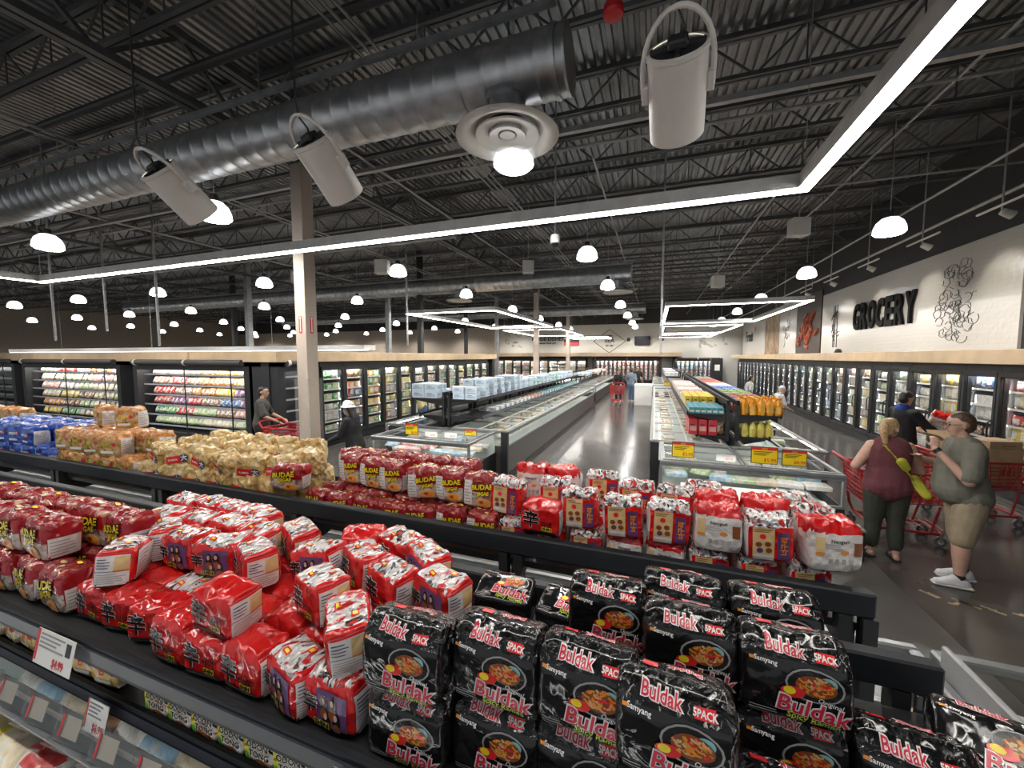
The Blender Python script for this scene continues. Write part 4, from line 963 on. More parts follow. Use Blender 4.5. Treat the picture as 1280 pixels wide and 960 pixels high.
# ------------------------------------------------------------------ noodle packs
class Pack:
    """one kind of noodle pack: a crinkled bag mesh with printed parts lying on its surface"""
    def __init__(s, name, w, d, h, seed, mats, region, prof=None, crumple=.006, topc=.010, ends=.80, fin=0., fq=16.):
        s.name, s.w, s.d, s.h = name, w, d, h; s.parts = []
        N = 40; M_ = 22
        if prof is None:
            prof = []
            for k in range(N):
                a = 2 * PI * k / N; c, q = math.cos(a), math.sin(a); e = .42
                prof.append((math.copysign(abs(c) ** e, c) * .5, math.copysign(abs(q) ** e, q) * .5 + .5))
        else:
            pts = prof + [prof[0]]; ln = [0]
            for a, b in zip(pts, pts[1:]): ln.append(ln[-1] + math.hypot((b[0] - a[0]) * d, (b[1] - a[1]) * h))
            out = []
            for k in range(N):
                t = ln[-1] * k / N; i = max(j for j in range(len(ln)) if ln[j] <= t); i = min(i, len(pts) - 2)
                f = (t - ln[i]) / max(1e-9, ln[i + 1] - ln[i]); out.append((pts[i][0] + (pts[i + 1][0] - pts[i][0]) * f, pts[i][1] + (pts[i + 1][1] - pts[i][1]) * f))
            for _ in range(1): out = [((out[k - 1][0] + 2 * out[k][0] + out[(k + 1) % N][0]) / 4, (out[k - 1][1] + 2 * out[k][1] + out[(k + 1) % N][1]) / 4) for k in range(N)]
            prof = out
        V = []; off = Vector((seed * 3.1, seed * 1.7, 0))
        us = [math.sin(PI / 2 * (i / M_ * 2 - 1)) * .55 + (i / M_ * 2 - 1) * .45 for i in range(M_ + 1)]
        for u in us:
            g = ends + (1 - ends) * (1 - abs(u) ** 7) ** .5
            for (py, pz) in prof:
                p = Vector((u * w / 2, py * d * g, (.5 + (pz - .5) * g) * h))
                top = max(0, (pz - .62) / .38)
                nz = noise.noise_vector(p * fq + off); nz2 = noise.noise_vector(p * 48 + off)
                p += nz * (crumple + topc * top) + nz2 * (crumple * .5 + topc * .6 * top)
                if fin and pz > .93: p.z += fin * h * (.5 + .8 * noise.noise(Vector((u * 3.3 + seed, py * 4, seed))))
                p.z = max(p.z, .0)
                V.append(p)
        n = N; F = []; MI = []
        for i in range(M_):
            for k in range(n):
                F.append((i * n + k, (i + 1) * n + k, (i + 1) * n + (k + 1) % n, i * n + (k + 1) % n))
        for i, sgn in ((0, -1), (M_, 1)):
            c0 = len(V); ring = [V[i * n + k] for k in range(n)]; cen = sum(ring, Vector()) / n
            mid = [cen.lerp(p, .55) + Vector((sgn * .006, 0, 0)) + noise.noise_vector(p * 30) * crumple for p in ring]
            V += mid + [cen + Vector((sgn * .008, 0, 0))]
            for k in range(n):
                a, b = i * n + k, i * n + (k + 1) % n
                q = (a, b, c0 + (k + 1) % n, c0 + k); F.append(q if sgn > 0 else q[::-1])
                q = (c0 + k, c0 + (k + 1) % n, c0 + n); F.append(q if sgn > 0 else q[::-1])
        me = bpy.data.meshes.new(name); me.from_pydata([tuple(v) for v in V], [], F)
        bm = bmesh.new(); bm.from_mesh(me); bmesh.ops.recalc_face_normals(bm, faces=bm.faces); bm.to_mesh(me); bm.free()
        for m_ in mats: me.materials.append(m_)
        for p in me.polygons:
            c = p.center; nn = p.normal
            p.material_index = region(c.x / (w / 2), c.y / (d / 2), c.z / h, nn); p.use_smooth = True
        s.me = me; me.update()
        s.bvh = BVHTree.FromPolygons([v.co.copy() for v in me.vertices], [tuple(p.vertices) for p in me.polygons])
    def _pt(s, face, u, v, off):
        f = {'front': ((u, -.5, v), (0, 1, 0)), 'back': ((-u, .5, v), (0, -1, 0)), 'right': ((.5, u, v), (-1, 0, 0)), 'left': ((-.5, -u, v), (1, 0, 0)), 'top': ((u, v, .6), (0, 0, -1))}[face]
        o, dr = Vector(f[0]), Vector(f[1])
        if face == 'slope':
            pass
        loc, no, _, _ = s.bvh.ray_cast(o, dr)
        if loc is None:
            loc = o + dr * (.5 - (s.d / 2 if face in ('front', 'back') else s.w / 2 if face != 'top' else 0))
            return loc
        return loc - dr * off
    def part(s, name, items, label=None):
        """items: ('rect', face, u0, u1, v0, v1, mat[, off]) / ('text', body, face, u, v, size, mat, shear, bold, off, rot) / ('strip', face, [(u, v)...], width, mat, off) / ('disc', face, u, v, ru, rv, mat, off)"""
        mb = MB(); ms = []
        def mi(m):
            if m not in ms: ms.append(m)
            return ms.index(m)
        for it in items:
            k = it[0]
            if k == 'rect':
                _, face, u0, u1, v0, v1, m = it[:7]; off = it[7] if len(it) > 7 else .0015
                nu = max(2, int(abs(u1 - u0) / .012)); nv = max(2, int(abs(v1 - v0) / .012)); vs = []; fs = []
                for j in range(nv + 1):
                    for i in range(nu + 1): vs.append(s._pt(face, u0 + (u1 - u0) * i / nu, v0 + (v1 - v0) * j / nv, off))
                for j in range(nv):
                    for i in range(nu): a = j * (nu + 1) + i; fs.append((a, a + 1, a + nu + 2, a + nu + 1))
                mb.mi(mi(m)).add(vs, fs)
            elif k == 'text':
                _, body, face, u, v, size, m, shear, bold, off, rt = it
                tv, tf = text_geo(body, size, m, 0, bold, shear, 2)
                c, q = math.cos(rt), math.sin(rt)
                mb.mi(mi(m)).add([s._pt(face, u + a * c - b * q, v + a * q + b * c, off) for a, b, _z in tv], tf)
            elif k == 'strip':
                _, face, pts, wd, m, off = it; vs = []; fs = []
                for i, (u, v) in enumerate(pts):
                    a = pts[max(0, i - 1)]; b = pts[min(len(pts) - 1, i + 1)]; dx, dy = b[0] - a[0], b[1] - a[1]; l = math.hypot(dx, dy) or 1
                    vs += [s._pt(face, u - dy / l * wd / 2, v + dx / l * wd / 2, off), s._pt(face, u + dy / l * wd / 2, v - dx / l * wd / 2, off)]
                for i in range(len(pts) - 1): fs.append((2 * i, 2 * i + 1, 2 * i + 3, 2 * i + 2))
                mb.mi(mi(m)).add(vs, fs)
            elif k == 'disc':
                _, face, u, v, ru, rv, m, off = it; n = 18
                vs = [s._pt(face, u, v, off)]; fs = []
                for r_ in (.5, 1):
                    for q in range(n): vs.append(s._pt(face, u + ru * r_ * math.cos(2 * PI * q / n), v + rv * r_ * math.sin(2 * PI * q / n), off))
                for q in range(n): fs += [(0, 1 + q, 1 + (q + 1) % n), (1 + q, 1 + n + q, 1 + n + (q + 1) % n, 1 + (q + 1) % n)]
                mb.mi(mi(m)).add(vs, fs)
        s.parts.append((name, mb.mesh(name, ms), label)); return s
    def put(s, x, y, z, rz=0, label='', group='', tilt=(0, 0), sc=1., cat='noodle pack'):
        o = ob(s.name, s.me, loc=(x, y, z), rot=(tilt[0], tilt[1], rz)); o.scale = (sc, sc, sc)
        tag(o, label, cat, group)
        for nm, me, lab in s.parts:
            c = ob(nm, me, o)
            if lab: c['label'] = lab
        return o
# print colours
P_red = mat('print_red', (.70, .025, .03), .25, var=.04); P_white = mat('print_white', (.82, .80, .78), .3, var=0); P_yel = mat('print_yellow', (.88, .66, .02), .3, var=.03)
P_blk = mat('print_black', (.012, .011, .012), .25, var=0); P_lime = mat('print_lime', (.55, .70, .05), .3, var=0); P_cyan = mat('print_cyan', (.22, .50, .55), .35, var=0)
P_pink = mat('print_pinkred', (.60, .02, .055), .28, var=.03); P_or = mat('print_orange', (.80, .27, .03), .3, var=.1); P_brn = mat('print_brown', (.24, .07, .02), .35, var=.2)
P_pale = mat('print_pale_panel', (.74, .70, .68), .3, var=.08, vs_=30); P_tan = mat('print_tan_panel', (.66, .46, .22), .3, var=.12, vs_=25); P_grey = mat('print_grey', (.36, .35, .35), .4, var=.1)
P_pur = mat('print_purple', (.12, .05, .16), .3, var=.2); P_skin = mat('print_skin', (.62, .40, .33), .4, var=.15); P_navy = mat('print_navy', (.05, .06, .16), .35, var=0)
P_grn = mat('print_green', (.10, .30, .06), .35, var=.1)
blackfilm = film('black_pack_film', [(.5, (.008, .008, .009))], rough=.12, bump=.55, bscale=22, coat=.3)
blacktop = film('black_pack_crinkle', [(.5, (.012, .012, .013))], rough=.09, bump=1.0, bscale=40, coat=.5, dist=.03)
redfilm = film('red_pack_film', [(.5, (.62, .012, .012))], rough=.13, bump=.6, bscale=24, coat=.4, dist=.018)
redtop = film('red_clear_crinkle_glare', [(.30, (.58, .015, .015)), (.40, (.62, .03, .03)), (.44, (.80, .76, .75)), (.57, (.82, .80, .80)), (.60, (.04, .03, .035)), (.65, (.05, .04, .04)), (.68, (.62, .04, .03))], 26., .09, 1.0, 46, dist=.028, stretch=(1, .45, 1), coat=.6)  # pale streaks paint in glare on clear plastic, mixed with the inner packs' fins
winefilm = film('wine_pack_film', [(.5, (.33, .008, .014))], rough=.18, bump=.5, bscale=26, coat=.3)
winetop = film('wine_pack_crinkle', [(.42, (.30, .012, .018)), (.58, (.36, .03, .03)), (.68, (.62, .36, .25))], 18., .16, .8, 38, coat=.4)
wineclear = film('clear_pack_lower', [(.35, (.25, .10, .07)), (.5, (.52, .40, .34)), (.65, (.62, .55, .50))], 22., .18, .5, 30, coat=.4)
creamf = film('cream_pack_film', [(.38, (.56, .35, .12)), (.52, (.68, .48, .20)), (.68, (.74, .61, .38))], 12., .24, .8, 30, coat=.2, dist=.018)
whitef = film('white_pack_film', [(.4, (.66, .60, .58)), (.6, (.74, .71, .69))], 12., .22, .5, 30, coat=.3)
bluef = film('blue_pack_film', [(.4, (.015, .06, .36)), (.6, (.03, .11, .50))], 12., .2, .6, 32, coat=.3)
orangef = film('orange_pack_top', [(.4, (.52, .20, .05)), (.55, (.68, .32, .10)), (.7, (.70, .46, .26))], 14., .2, .8, 36, coat=.3)
orangel = film('orange_pack_lower', [(.35, (.20, .09, .05)), (.5, (.52, .33, .08)), (.65, (.58, .42, .28))], 20., .22, .5, 30)
yellowf = film('yellow_pack_film', [(.35, (.55, .30, .10)), (.5, (.70, .50, .12)), (.65, (.70, .55, .40))], 16., .25, .6, 30)
def noodles(face, u, v, ru, rv, seed, n=46, off=.0032):
    rn = random.Random(seed); out = []
    for i in range(n):
        a = rn.uniform(0, 2 * PI); r_ = math.sqrt(rn.random()) * .85; a2 = rn.uniform(0, 2 * PI); L_ = rn.uniform(.2, .5)
        cu, cv = u + ru * r_ * math.cos(a), v + rv * r_ * math.sin(a)
        out.append(('strip', face, [(cu + ru * L_ * (t / 4 - .5) * math.cos(a2) + ru * .10 * math.sin(t * 1.6), cv + rv * L_ * (t / 4 - .5) * math.sin(a2) + rv * .12 * math.cos(t * 1.9)) for t in range(5)], ru * .11, rn.choice((P_or, P_or, P_brn, P_red, P_tan)), off + rn.uniform(0, .001)))
    return out
def textlines(face, u0, u1, v0, v1, n, m, off=.003, seed=1):
    rn = random.Random(seed); h_ = (v1 - v0) / n
    return [('rect', face, u0, u0 + (u1 - u0) * rn.uniform(.55, 1), v0 + h_ * (i + .3), v0 + h_ * (i + .62), m, off) for i in range(n)]
# --- black five-packs
def make_black(seed, w=.197, d=.125, h=.17):
    prof = [(-.46, 0), (-.5, .06), (-.5, .4), (-.49, .70), (-.42, .80), (-.16, .985), (-.02, 1.0), (.12, .93), (.40, .88), (.5, .74), (.5, .3), (.46, 0)]
    p = Pack('ramen_multipack', w, d, h, seed, [blackfilm, blacktop], lambda x, y, z, n: 1 if z > .74 else 0, prof, .0022, .0045, .86)
    z = lambda f: f * h
    p.part('brand_lettering', [('text', 'Buldak', 'front', .026, z(.235), .047, P_white, .06, .0030, .0042, -.10), ('text', 'Buldak', 'front', .026, z(.235), .047, P_pink, .06, .0008, .0056, -.10),
                               ('text', 'Spicy Ramen', 'front', .030, z(.105), .0185, P_lime, 0, .0003, .0045, -.10), ('text', 'Original', 'front', .056, z(.375), .0135, P_white, .2, 0, .0060, -.16)])
    p.part('noodle_picture', [('disc', 'front', .030, z(.53), .052, .034, P_grey, .0018), ('disc', 'front', .030, z(.53), .048, .031, P_blk, .0024), ('disc', 'front', .052, z(.60), .016, .012, P_cyan, .0027), ('disc', 'front', .032, z(.53), .036, .022, P_brn, .0029)]
           + noodles('front', .032, z(.535), .036, .021, seed + 5) + [('disc', 'front', -.008, z(.42), .022, .012, P_red, .0036), ('disc', 'front', -.014, z(.435), .011, .008, P_yel, .0044)])
    p.part('top_lettering', [('text', 'Buldak', 'front', -.022, z(.875), .026, P_white, .05, .002, .0035, -.06), ('text', 'Buldak', 'front', -.022, z(.875), .026, P_pink, .05, .0004, .0045, -.06),
                             ('rect', 'front', .034, .068, z(.80), z(.885), P_red, .003), ('text', '5PACK', 'front', .051, z(.842), .013, P_white, 0, .0004, .0040, -.04),
                             ])
    p.part('flap_lettering', [('text', 'Buldak', 'top', .02, .022, .022, P_white, 0, .0016, .003, PI), ('text', 'Buldak', 'top', .02, .022, .022, P_pink, 0, .0003, .0038, PI), ('rect', 'top', -.058, -.030, .012, .030, P_red, .003)])
    p.part('maker_mark', [('rect', 'front', -.088, -.078, z(.715), z(.75), P_or, .003), ('text', 'Samyang', 'front', -.058, z(.725), .0125, P_white, 0, .0002, .003, -.08)])
    p.part('small_print', textlines('front', -.085, -.03, z(.05), z(.15), 3, P_grey, .003, seed))
    p.part('side_seam', [('rect', 'right', -.002, .002, z(.06), z(.74), P_grey, .003)])
    return p
BK = [make_black(s) for s in (1, 2, 3)]
# --- red packs with clear crinkled tops
def make_red(seed, variant, w=.156, d=.115, h=.135):
    def reg(x, y, z, n):
        if z > .86 and n.z > .35 and (abs(x) < .86 and abs(y) < .84): return 1 if variant != 2 else 0
        if z < .13: return 2
        return 0
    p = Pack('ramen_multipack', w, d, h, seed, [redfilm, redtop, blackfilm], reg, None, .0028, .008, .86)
    z = lambda f: f * h; cal = '辛'
    if variant in (0, 2):
        p.part('brand_lettering', [('rect', 'front', -.06, .066, z(.10), z(.20), P_blk, .002), ('text', cal, 'front', -.034, z(.50), .074, P_white, 0, .0026, .0028, 0), ('text', cal, 'front', -.034, z(.50), .074, P_blk, 0, .0012, .0042, 0),
                                   ('text', '라면', 'front', .030, z(.42), .026, P_blk, 0, .0006, .0035, 0), ('rect', 'front', .012, .052, z(.22), z(.34), P_yel, .0028), ('text', 'SHIN', 'front', .032, z(.28), .0165, P_blk, .1, .0008, .0040, 0)])
    else:
        heads = []
        for (u, v) in ((-.008, .62), (.020, .64), (.0, .36), (.032, .40)):
            heads += [('disc', 'front', u, z(v - .05), .0125, .024, P_blk, .0032), ('disc', 'front', u - .001, z(v + .02), .0056, .0085, P_skin, .0044), ('disc', 'front', u, z(v - .2), .012, .014, P_brn, .0038)]
        p.part('group_picture', [('rect', 'front', -.034, .062, z(.16), z(.82), P_pur, .0022)] + heads, 'dark picture of four long-haired people')
        p.part('brand_lettering', [('text', cal, 'front', -.052, z(.52), .050, P_white, 0, .002, .0046, 0), ('text', cal, 'front', -.052, z(.52), .050, P_blk, 0, .001, .0060, 0), ('rect', 'front', -.040, .010, z(.14), z(.28), P_yel, .0048), ('text', 'SHIN', 'front', -.015, z(.215), .021, P_blk, .1, .001, .0062, 0)])
    for face, hw in (('right', d * .40), ('left', d * .40)):
        p.part('nutrition_panel', [('rect', face, -hw, hw, z(.08), z(.88), P_pale, .002), ('rect', face, -hw, hw, z(.83), z(.88), P_red, .0028), ('rect', face, hw * .1, hw, z(.48), z(.80), P_tan, .0026), ('rect', face, hw * .1, hw, z(.42), z(.48), P_or, .0028)]
               + textlines(face, -hw * .9, hw * .0, z(.5), z(.78), 4, P_navy, .003, seed) + textlines(face, -hw * .9, hw * .9, z(.12), z(.40), 5, P_grey, .003, seed + 2) + [('rect', face, -hw, hw, z(.44) - .001, z(.44) + .001, P_navy, .003)], 'white printed panel')
    p.part('back_panel', [('rect', 'back', -.06, .06, z(.1), z(.85), P_pale, .002)] + textlines('back', -.05, .05, z(.15), z(.8), 7, P_grey, .003, seed), 'white printed panel')
    if variant != 2:
        p.part('top_print', [('rect', 'top', -.030, -.008, -.030, -.014, P_red, .004), ('rect', 'top', -.026, -.012, -.026, -.018, P_yel, .005), ('rect', 'top', .022, .044, .010, .030, P_red, .004), ('rect', 'top', .026, .040, .014, .026, P_yel, .005)])
    return p
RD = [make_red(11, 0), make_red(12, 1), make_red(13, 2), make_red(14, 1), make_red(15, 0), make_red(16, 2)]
# --- wine-red packs with yellow lettering
def make_wine(seed, w=.19, d=.115, h=.155, tall=False):
    if tall: w, h = .165, .175
    p = Pack('noodle_multipack', w, d, h, seed, [winefilm, winetop, wineclear], lambda x, y, z, n: 1 if n.z > .55 or z > .84 else (2 if z < .5 and n.y < -.3 else 0), None, .004, .010, .82)
    z = lambda f: f * h
    p.part('brand_lettering', [('text', 'BUDAE', 'front', -.012 if not tall else .02, z(.66), .042 if not tall else .036, P_blk, .1, .004, .004, .12), ('text', 'BUDAE', 'front', -.012 if not tall else .02, z(.66), .042 if not tall else .036, P_yel, .1, .0015, .0055, .12),
                               ('text', 'JJIGAE', 'front', .0 if not tall else .026, z(.47), .030 if not tall else .024, P_blk, .1, .003, .0045, .12), ('text', 'JJIGAE', 'front', .0 if not tall else .026, z(.47), .030 if not tall else .024, P_yel, .1, .001, .006, .12)])
    p.part('bowl_picture', [('disc', 'front', .03, z(.2), .042, .024, P_tan, .0028), ('disc', 'front', .03, z(.21), .034, .017, P_or, .0036), ('disc', 'front', .02, z(.22), .012, .008, P_brn, .0044)])
    if tall:
        p.part('nutrition_panel', [('rect', 'front', -w * .47, -w * .20, z(.10), z(.82), P_pale, .002)] + textlines('front', -w * .45, -w * .22, z(.15), z(.78), 7, P_grey, .003, seed), 'white printed panel')
    p.part('side_panel', [('rect', 'left', -.045, .045, z(.1), z(.85), P_pale, .002)] + textlines('left', -.04, .04, z(.15), z(.8), 7, P_grey, .003, seed) + [('rect', 'right', -.045, .045, z(.1), z(.6), P_pale, .002)] + textlines('right', -.04, .04, z(.14), z(.55), 5, P_grey, .003, seed), 'white printed panel')
    p.part('top_print', [('disc', 'top', -.03, .0, .014, .008, P_tan, .004), ('disc', 'top', .04, .02, .012, .007, P_yel, .004), ('disc', 'top', .02, -.02, .012, .007, P_tan, .004)])
    return p
WN = [make_wine(21), make_wine(22)]; WT = [make_wine(23, tall=True), make_wine(24, tall=True)]
# --- cream packs with a red band
def make_cream(seed, w=.185, d=.13, h=.155):
    p = Pack('noodle_multipack', w, d, h, seed, [creamf], lambda x, y, z, n: 0, None, .0045, .011, .78, fin=.10, fq=30.)
    z = lambda f: f * h
    p.part('red_band', [('rect', 'front', -.075, .022, z(.32), z(.64), P_red, .006)], 'red printed band')
    p.part('brand_lettering', [('disc', 'front', .042, z(.5), .028, .028, P_navy, .007), ('text', '大', 'front', .042, z(.5), .042, P_white, 0, .001, .0085, 0), ('text', 'RAMEN', 'front', -.03, z(.47), .018, P_white, 0, .0003, .0075, 0)])
    p.part('nutrition_panel', [('rect', 'left', -.03, .03, z(.15), z(.75), P_pale, .002)] + textlines('left', -.028, .028, z(.2), z(.7), 6, P_grey, .003, seed), 'white printed panel')
    return p
CR = [make_cream(31), make_cream(32), make_cream(33)]
# --- white packs with red tops, and red packs with a tan recipe panel
def make_white(seed, w=.165, d=.12, h=.18):
    p = Pack('noodle_multipack', w, d, h, seed, [whitef, redfilm, blackfilm], lambda x, y, z, n: 1 if z > .82 else (2 if z < .06 else 0), None, .0045, .012, .80, fin=.08)
    z = lambda f: f * h
    p.part('printed_back', [('text', 'Neoguri', 'front', .0, z(.68), .018, P_blk, 0, .0004, .0035, 0)] + textlines('front', -.05, .03, z(.52), z(.64), 3, P_grey, .003, seed) + [('rect', 'front', -.035 + .022 * k, -.022 + .022 * k, z(.24), z(.33), P_grey, .003) for k in range(4)]
           + [('rect', 'front', .048, .075, z(.40), z(.66), P_brn, .003), ('disc', 'front', .018, z(.46), .014, .008, P_or, .003), ('rect', 'front', .045, .075, z(.08), z(.22), P_grey, .003), ('rect', 'front', -.075, -.048, z(.45), z(.75), P_tan, .003), ('rect', 'front', -.075, -.048, z(.38), z(.44), P_or, .003)])
    return p
WH = [make_white(41), make_white(42)]
def make_tan(seed, w=.155, d=.115, h=.175):
    p = Pack('noodle_multipack', w, d, h, seed, [redfilm, redtop, P_pale], lambda x, y, z, n: 1 if z > .80 or n.z > .5 else (2 if n.x < -.6 else 0), None, .0035, .011, .84)
    z = lambda f: f * h
    p.part('recipe_panel', [('rect', 'front', -.060, .012, z(.06), z(.80), P_tan, .002), ('rect', 'front', -.058, .010, z(.07), z(.20), P_pale, .0028)] + [('disc', 'front', u, z(v), .011, .010, m_, .003) for u, v, m_ in ((-.026, .60, P_red), (-.040, .42, P_brn), (-.010, .44, P_brn), (-.036, .29, P_pur), (-.006, .30, P_brn))]
           + textlines('front', -.054, .006, z(.68), z(.77), 2, P_brn, .003, seed), 'tan recipe panel')
    p.part('brand_lettering', [('rect', 'front', .022, .062, z(.10), z(.72), P_pur, .002), ('text', '너구리', 'front', .046, z(.42), .026, P_or, 0, .001, .0035, PI / 2)])
    return p
TN = [make_tan(51), make_tan(52), make_tan(53)]
# --- blue, orange and yellow packs, single sachets
def make_plain(nm, seed, w, d, h, top, low, body, tcol, fin=.05, panel=True):
    p = Pack(nm, w, d, h, seed, [low, top], lambda x, y, z, n: 1 if z > .75 else 0, None, .0045, .012, .80, fin=fin)
    z = lambda f: f * h
    p.part('brand_lettering', [('text', body, 'front', -.01, z(.60), .036, tcol, .1, .0012, .003, .05)] + [('disc', 'front', .045, z(.60), .016, .012, P_red, .003), ('rect', 'front', -.05, .04, z(.22), z(.32), P_white, .003)])
    if panel: p.part('nutrition_panel', [('rect', 'right', -.045, .045, z(.12), z(.82), P_pale, .002)] + textlines('right', -.04, .04, z(.18), z(.76), 7, P_grey, .003, seed), 'white printed panel with a dark edge')
    return p
BL = [make_plain('noodle_multipack', 61, .19, .12, .16, bluef, bluef, 'ramyun', P_white), make_plain('noodle_multipack', 62, .19, .12, .16, bluef, bluef, 'ramyun', P_white)]
OR = [make_plain('noodle_multipack', 63, .155, .12, .165, orangef, orangel, 'jin', P_yel), make_plain('noodle_multipack', 64, .155, .12, .165, orangef, orangel, 'jin', P_yel)]
YL = [make_plain('noodle_packet', 65, .15, .09, .12, yellowf, yellowf, '면', P_red, .02)]
def make_odong(seed, w=.125, d=.04, h=.165):
    p = Pack('noodle_sachet', w, d, h, seed, [film('white_orange_sachet', [(.42, (.72, .70, .66)), (.55, (.72, .55, .42)), (.62, (.45, .16, .05))], 22., .22, .3, 30)], lambda x, y, z, n: 0, None, .0015, .002, .6)
    z = lambda f: f * h
    p.part('brand_lettering', [('text', 'ODONG', 'front', .018, z(.50), .030, P_white, .1, .003, .003, .03), ('text', 'ODONG', 'front', .018, z(.50), .030, P_blk, .1, .0008, .004, .03), ('text', 'TONG', 'front', .012, z(.32), .030, P_white, .1, .003, .003, .03), ('text', 'TONG', 'front', .012, z(.32), .030, P_blk, .1, .0008, .004, .03)])
    p.part('green_panel', [('rect', 'front', -.058, -.030, z(.05), z(.95), P_lime, .002), ('disc', 'front', -.044, z(.44), .012, .012, P_yel, .003), ('text', 'x2', 'front', -.044, z(.44), .014, P_blk, 0, .0004, .004, 0), ('disc', 'front', -.044, z(.22), .012, .014, P_grn, .003)], 'lime green panel with a yellow x2 mark')
    p.part('noodle_picture', [('disc', 'front', .014, z(.13), .028, .014, P_brn, .002)] + noodles('front', .014, z(.13), .026, .012, seed, 18, .003) + [('disc', 'front', .05, z(.08), .010, .008, P_yel, .004)])
    return p
OD = [make_odong(71), make_odong(72)]
def jit(a): return rnd.uniform(-a, a)
# === near rack, upper shelf (z 1.42): red packs
Zs = 1.42; RH = .129
G1 = 'red noodle packs on the near shelf'
rows0 = [.755, .875, .995, 1.11, 1.215]
fr = [(-1.845, 2, .0), (-1.68, 2, .12), (-1.525, 2, .25), (-1.365, 5, -.04), (-1.205, 2, .05), (-1.047, 5, -.06), (-.888, 1, -.30), (-.735, 3, -.02)]
for i, (x, v, a) in enumerate(fr):
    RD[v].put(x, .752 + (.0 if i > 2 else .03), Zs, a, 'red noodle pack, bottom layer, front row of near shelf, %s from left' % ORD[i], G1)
for j in range(1, 5):
    x0 = -1.86 if j == 1 else -2.03
    for i in range(8 if j == 1 else 9):
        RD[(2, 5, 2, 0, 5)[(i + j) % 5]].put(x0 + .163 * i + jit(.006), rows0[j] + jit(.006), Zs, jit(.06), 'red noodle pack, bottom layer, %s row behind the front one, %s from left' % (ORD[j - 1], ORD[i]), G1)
up = [  # x, y, kind, turn, where
    (-1.79, .80, 1, -.80, 'with a large white panel beside the wine-red packs'), (-1.84, .965, 1, -.55, 'behind the white-panelled one by the wine-red packs'),
    (-1.665, .955, 3, .05, 'with the group picture, second from the wine-red packs'), (-1.495, .965, 1, .28, 'tilted, directly behind the plain red one'),
    (-1.185, .765, 2, .02, 'plain glossy red and alone at the front'), (-1.31, .955, 4, -.45, 'showing a large white panel right of the plain red one'),
    (-1.99, 1.07, 0, .1, 'far left behind the wine-red packs'), (-1.80, 1.09, 4, .0, 'second from left in the back rows'), (-1.63, 1.085, 0, .08, 'third from left in the back rows'), (-1.46, 1.09, 0, -.1, 'fourth from left in the back rows'),
    (-2.10, 1.205, 4, .05, 'leftmost against the rear beam'), (-1.93, 1.21, 0, -.06, 'second against the rear beam'), (-1.765, 1.21, 4, .04, 'third against the rear beam'), (-1.595, 1.20, 3, -.25, 'with the group picture against the rear beam'), (-1.31, 1.14, 4, -.45, 'white-panelled between the rear beam and the plain red one'),
    (-1.06, 1.20, 2, .6, 'with a raised red corner before the rear beam'), (-1.10, 1.035, 3, .1, 'in the middle, clear-topped, before the raised corner'), (-.94, 1.07, 0, -.45, 'tilted right of the clear-topped middle one'), (-.745, 1.15, 1, -.55, 'at the back right, white panel to the black packs'),
    (-.775, 1.015, 4, -.35, 'at the right, tilted before the back right one'), (-.89, 1.215, 0, -.2, 'farthest back at the right'), (-.945, .895, 0, -.35, 'low clear-topped behind the front corner stack'), (-.755, .80, 0, -.80, 'tall bright red on top of the front corner stack'), (-.60, 1.02, 1, -.35, 'rightmost, standing behind the first black pack')]
for (x, y, v, a, w_) in up:
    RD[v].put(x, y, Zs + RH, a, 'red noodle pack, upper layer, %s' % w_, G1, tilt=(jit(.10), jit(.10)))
# wine-red packs at the left
G2 = 'wine-red noodle packs on the near shelf'
for L_ in (0, 1):
    for j in range(2):
        for i in range(6):
            if L_ == 1 and i == 5 and j == 0: continue
            x = -3.06 + .203 * i + (.02 if L_ == 1 else 0) + .05 * j; yy = .765 + .135 * j + (.0 if L_ == 0 else .03)
            WN[(i + j) % 2].put(x + jit(.008), yy, Zs + .15 * L_, jit(.16), 'wine-red pack on the near shelf, %s layer, %s row, %s from left' % (('bottom', 'upper')[L_], ('front', 'back')[j], ORD[i]), G2, tilt=(jit(.07), jit(.07)))
YL[0].put(-2.72, 1.10, Zs, .2, 'round beige noodle packet behind the wine-red packs on the near shelf', 'beige packets', sc=1.3)
for i in range(5): YL[0].put(-3.6 + .17 * i, .80, Zs, jit(.2), 'beige noodle packet at the far left of the near shelf, %s from the left' % ORD[i], 'beige packets')
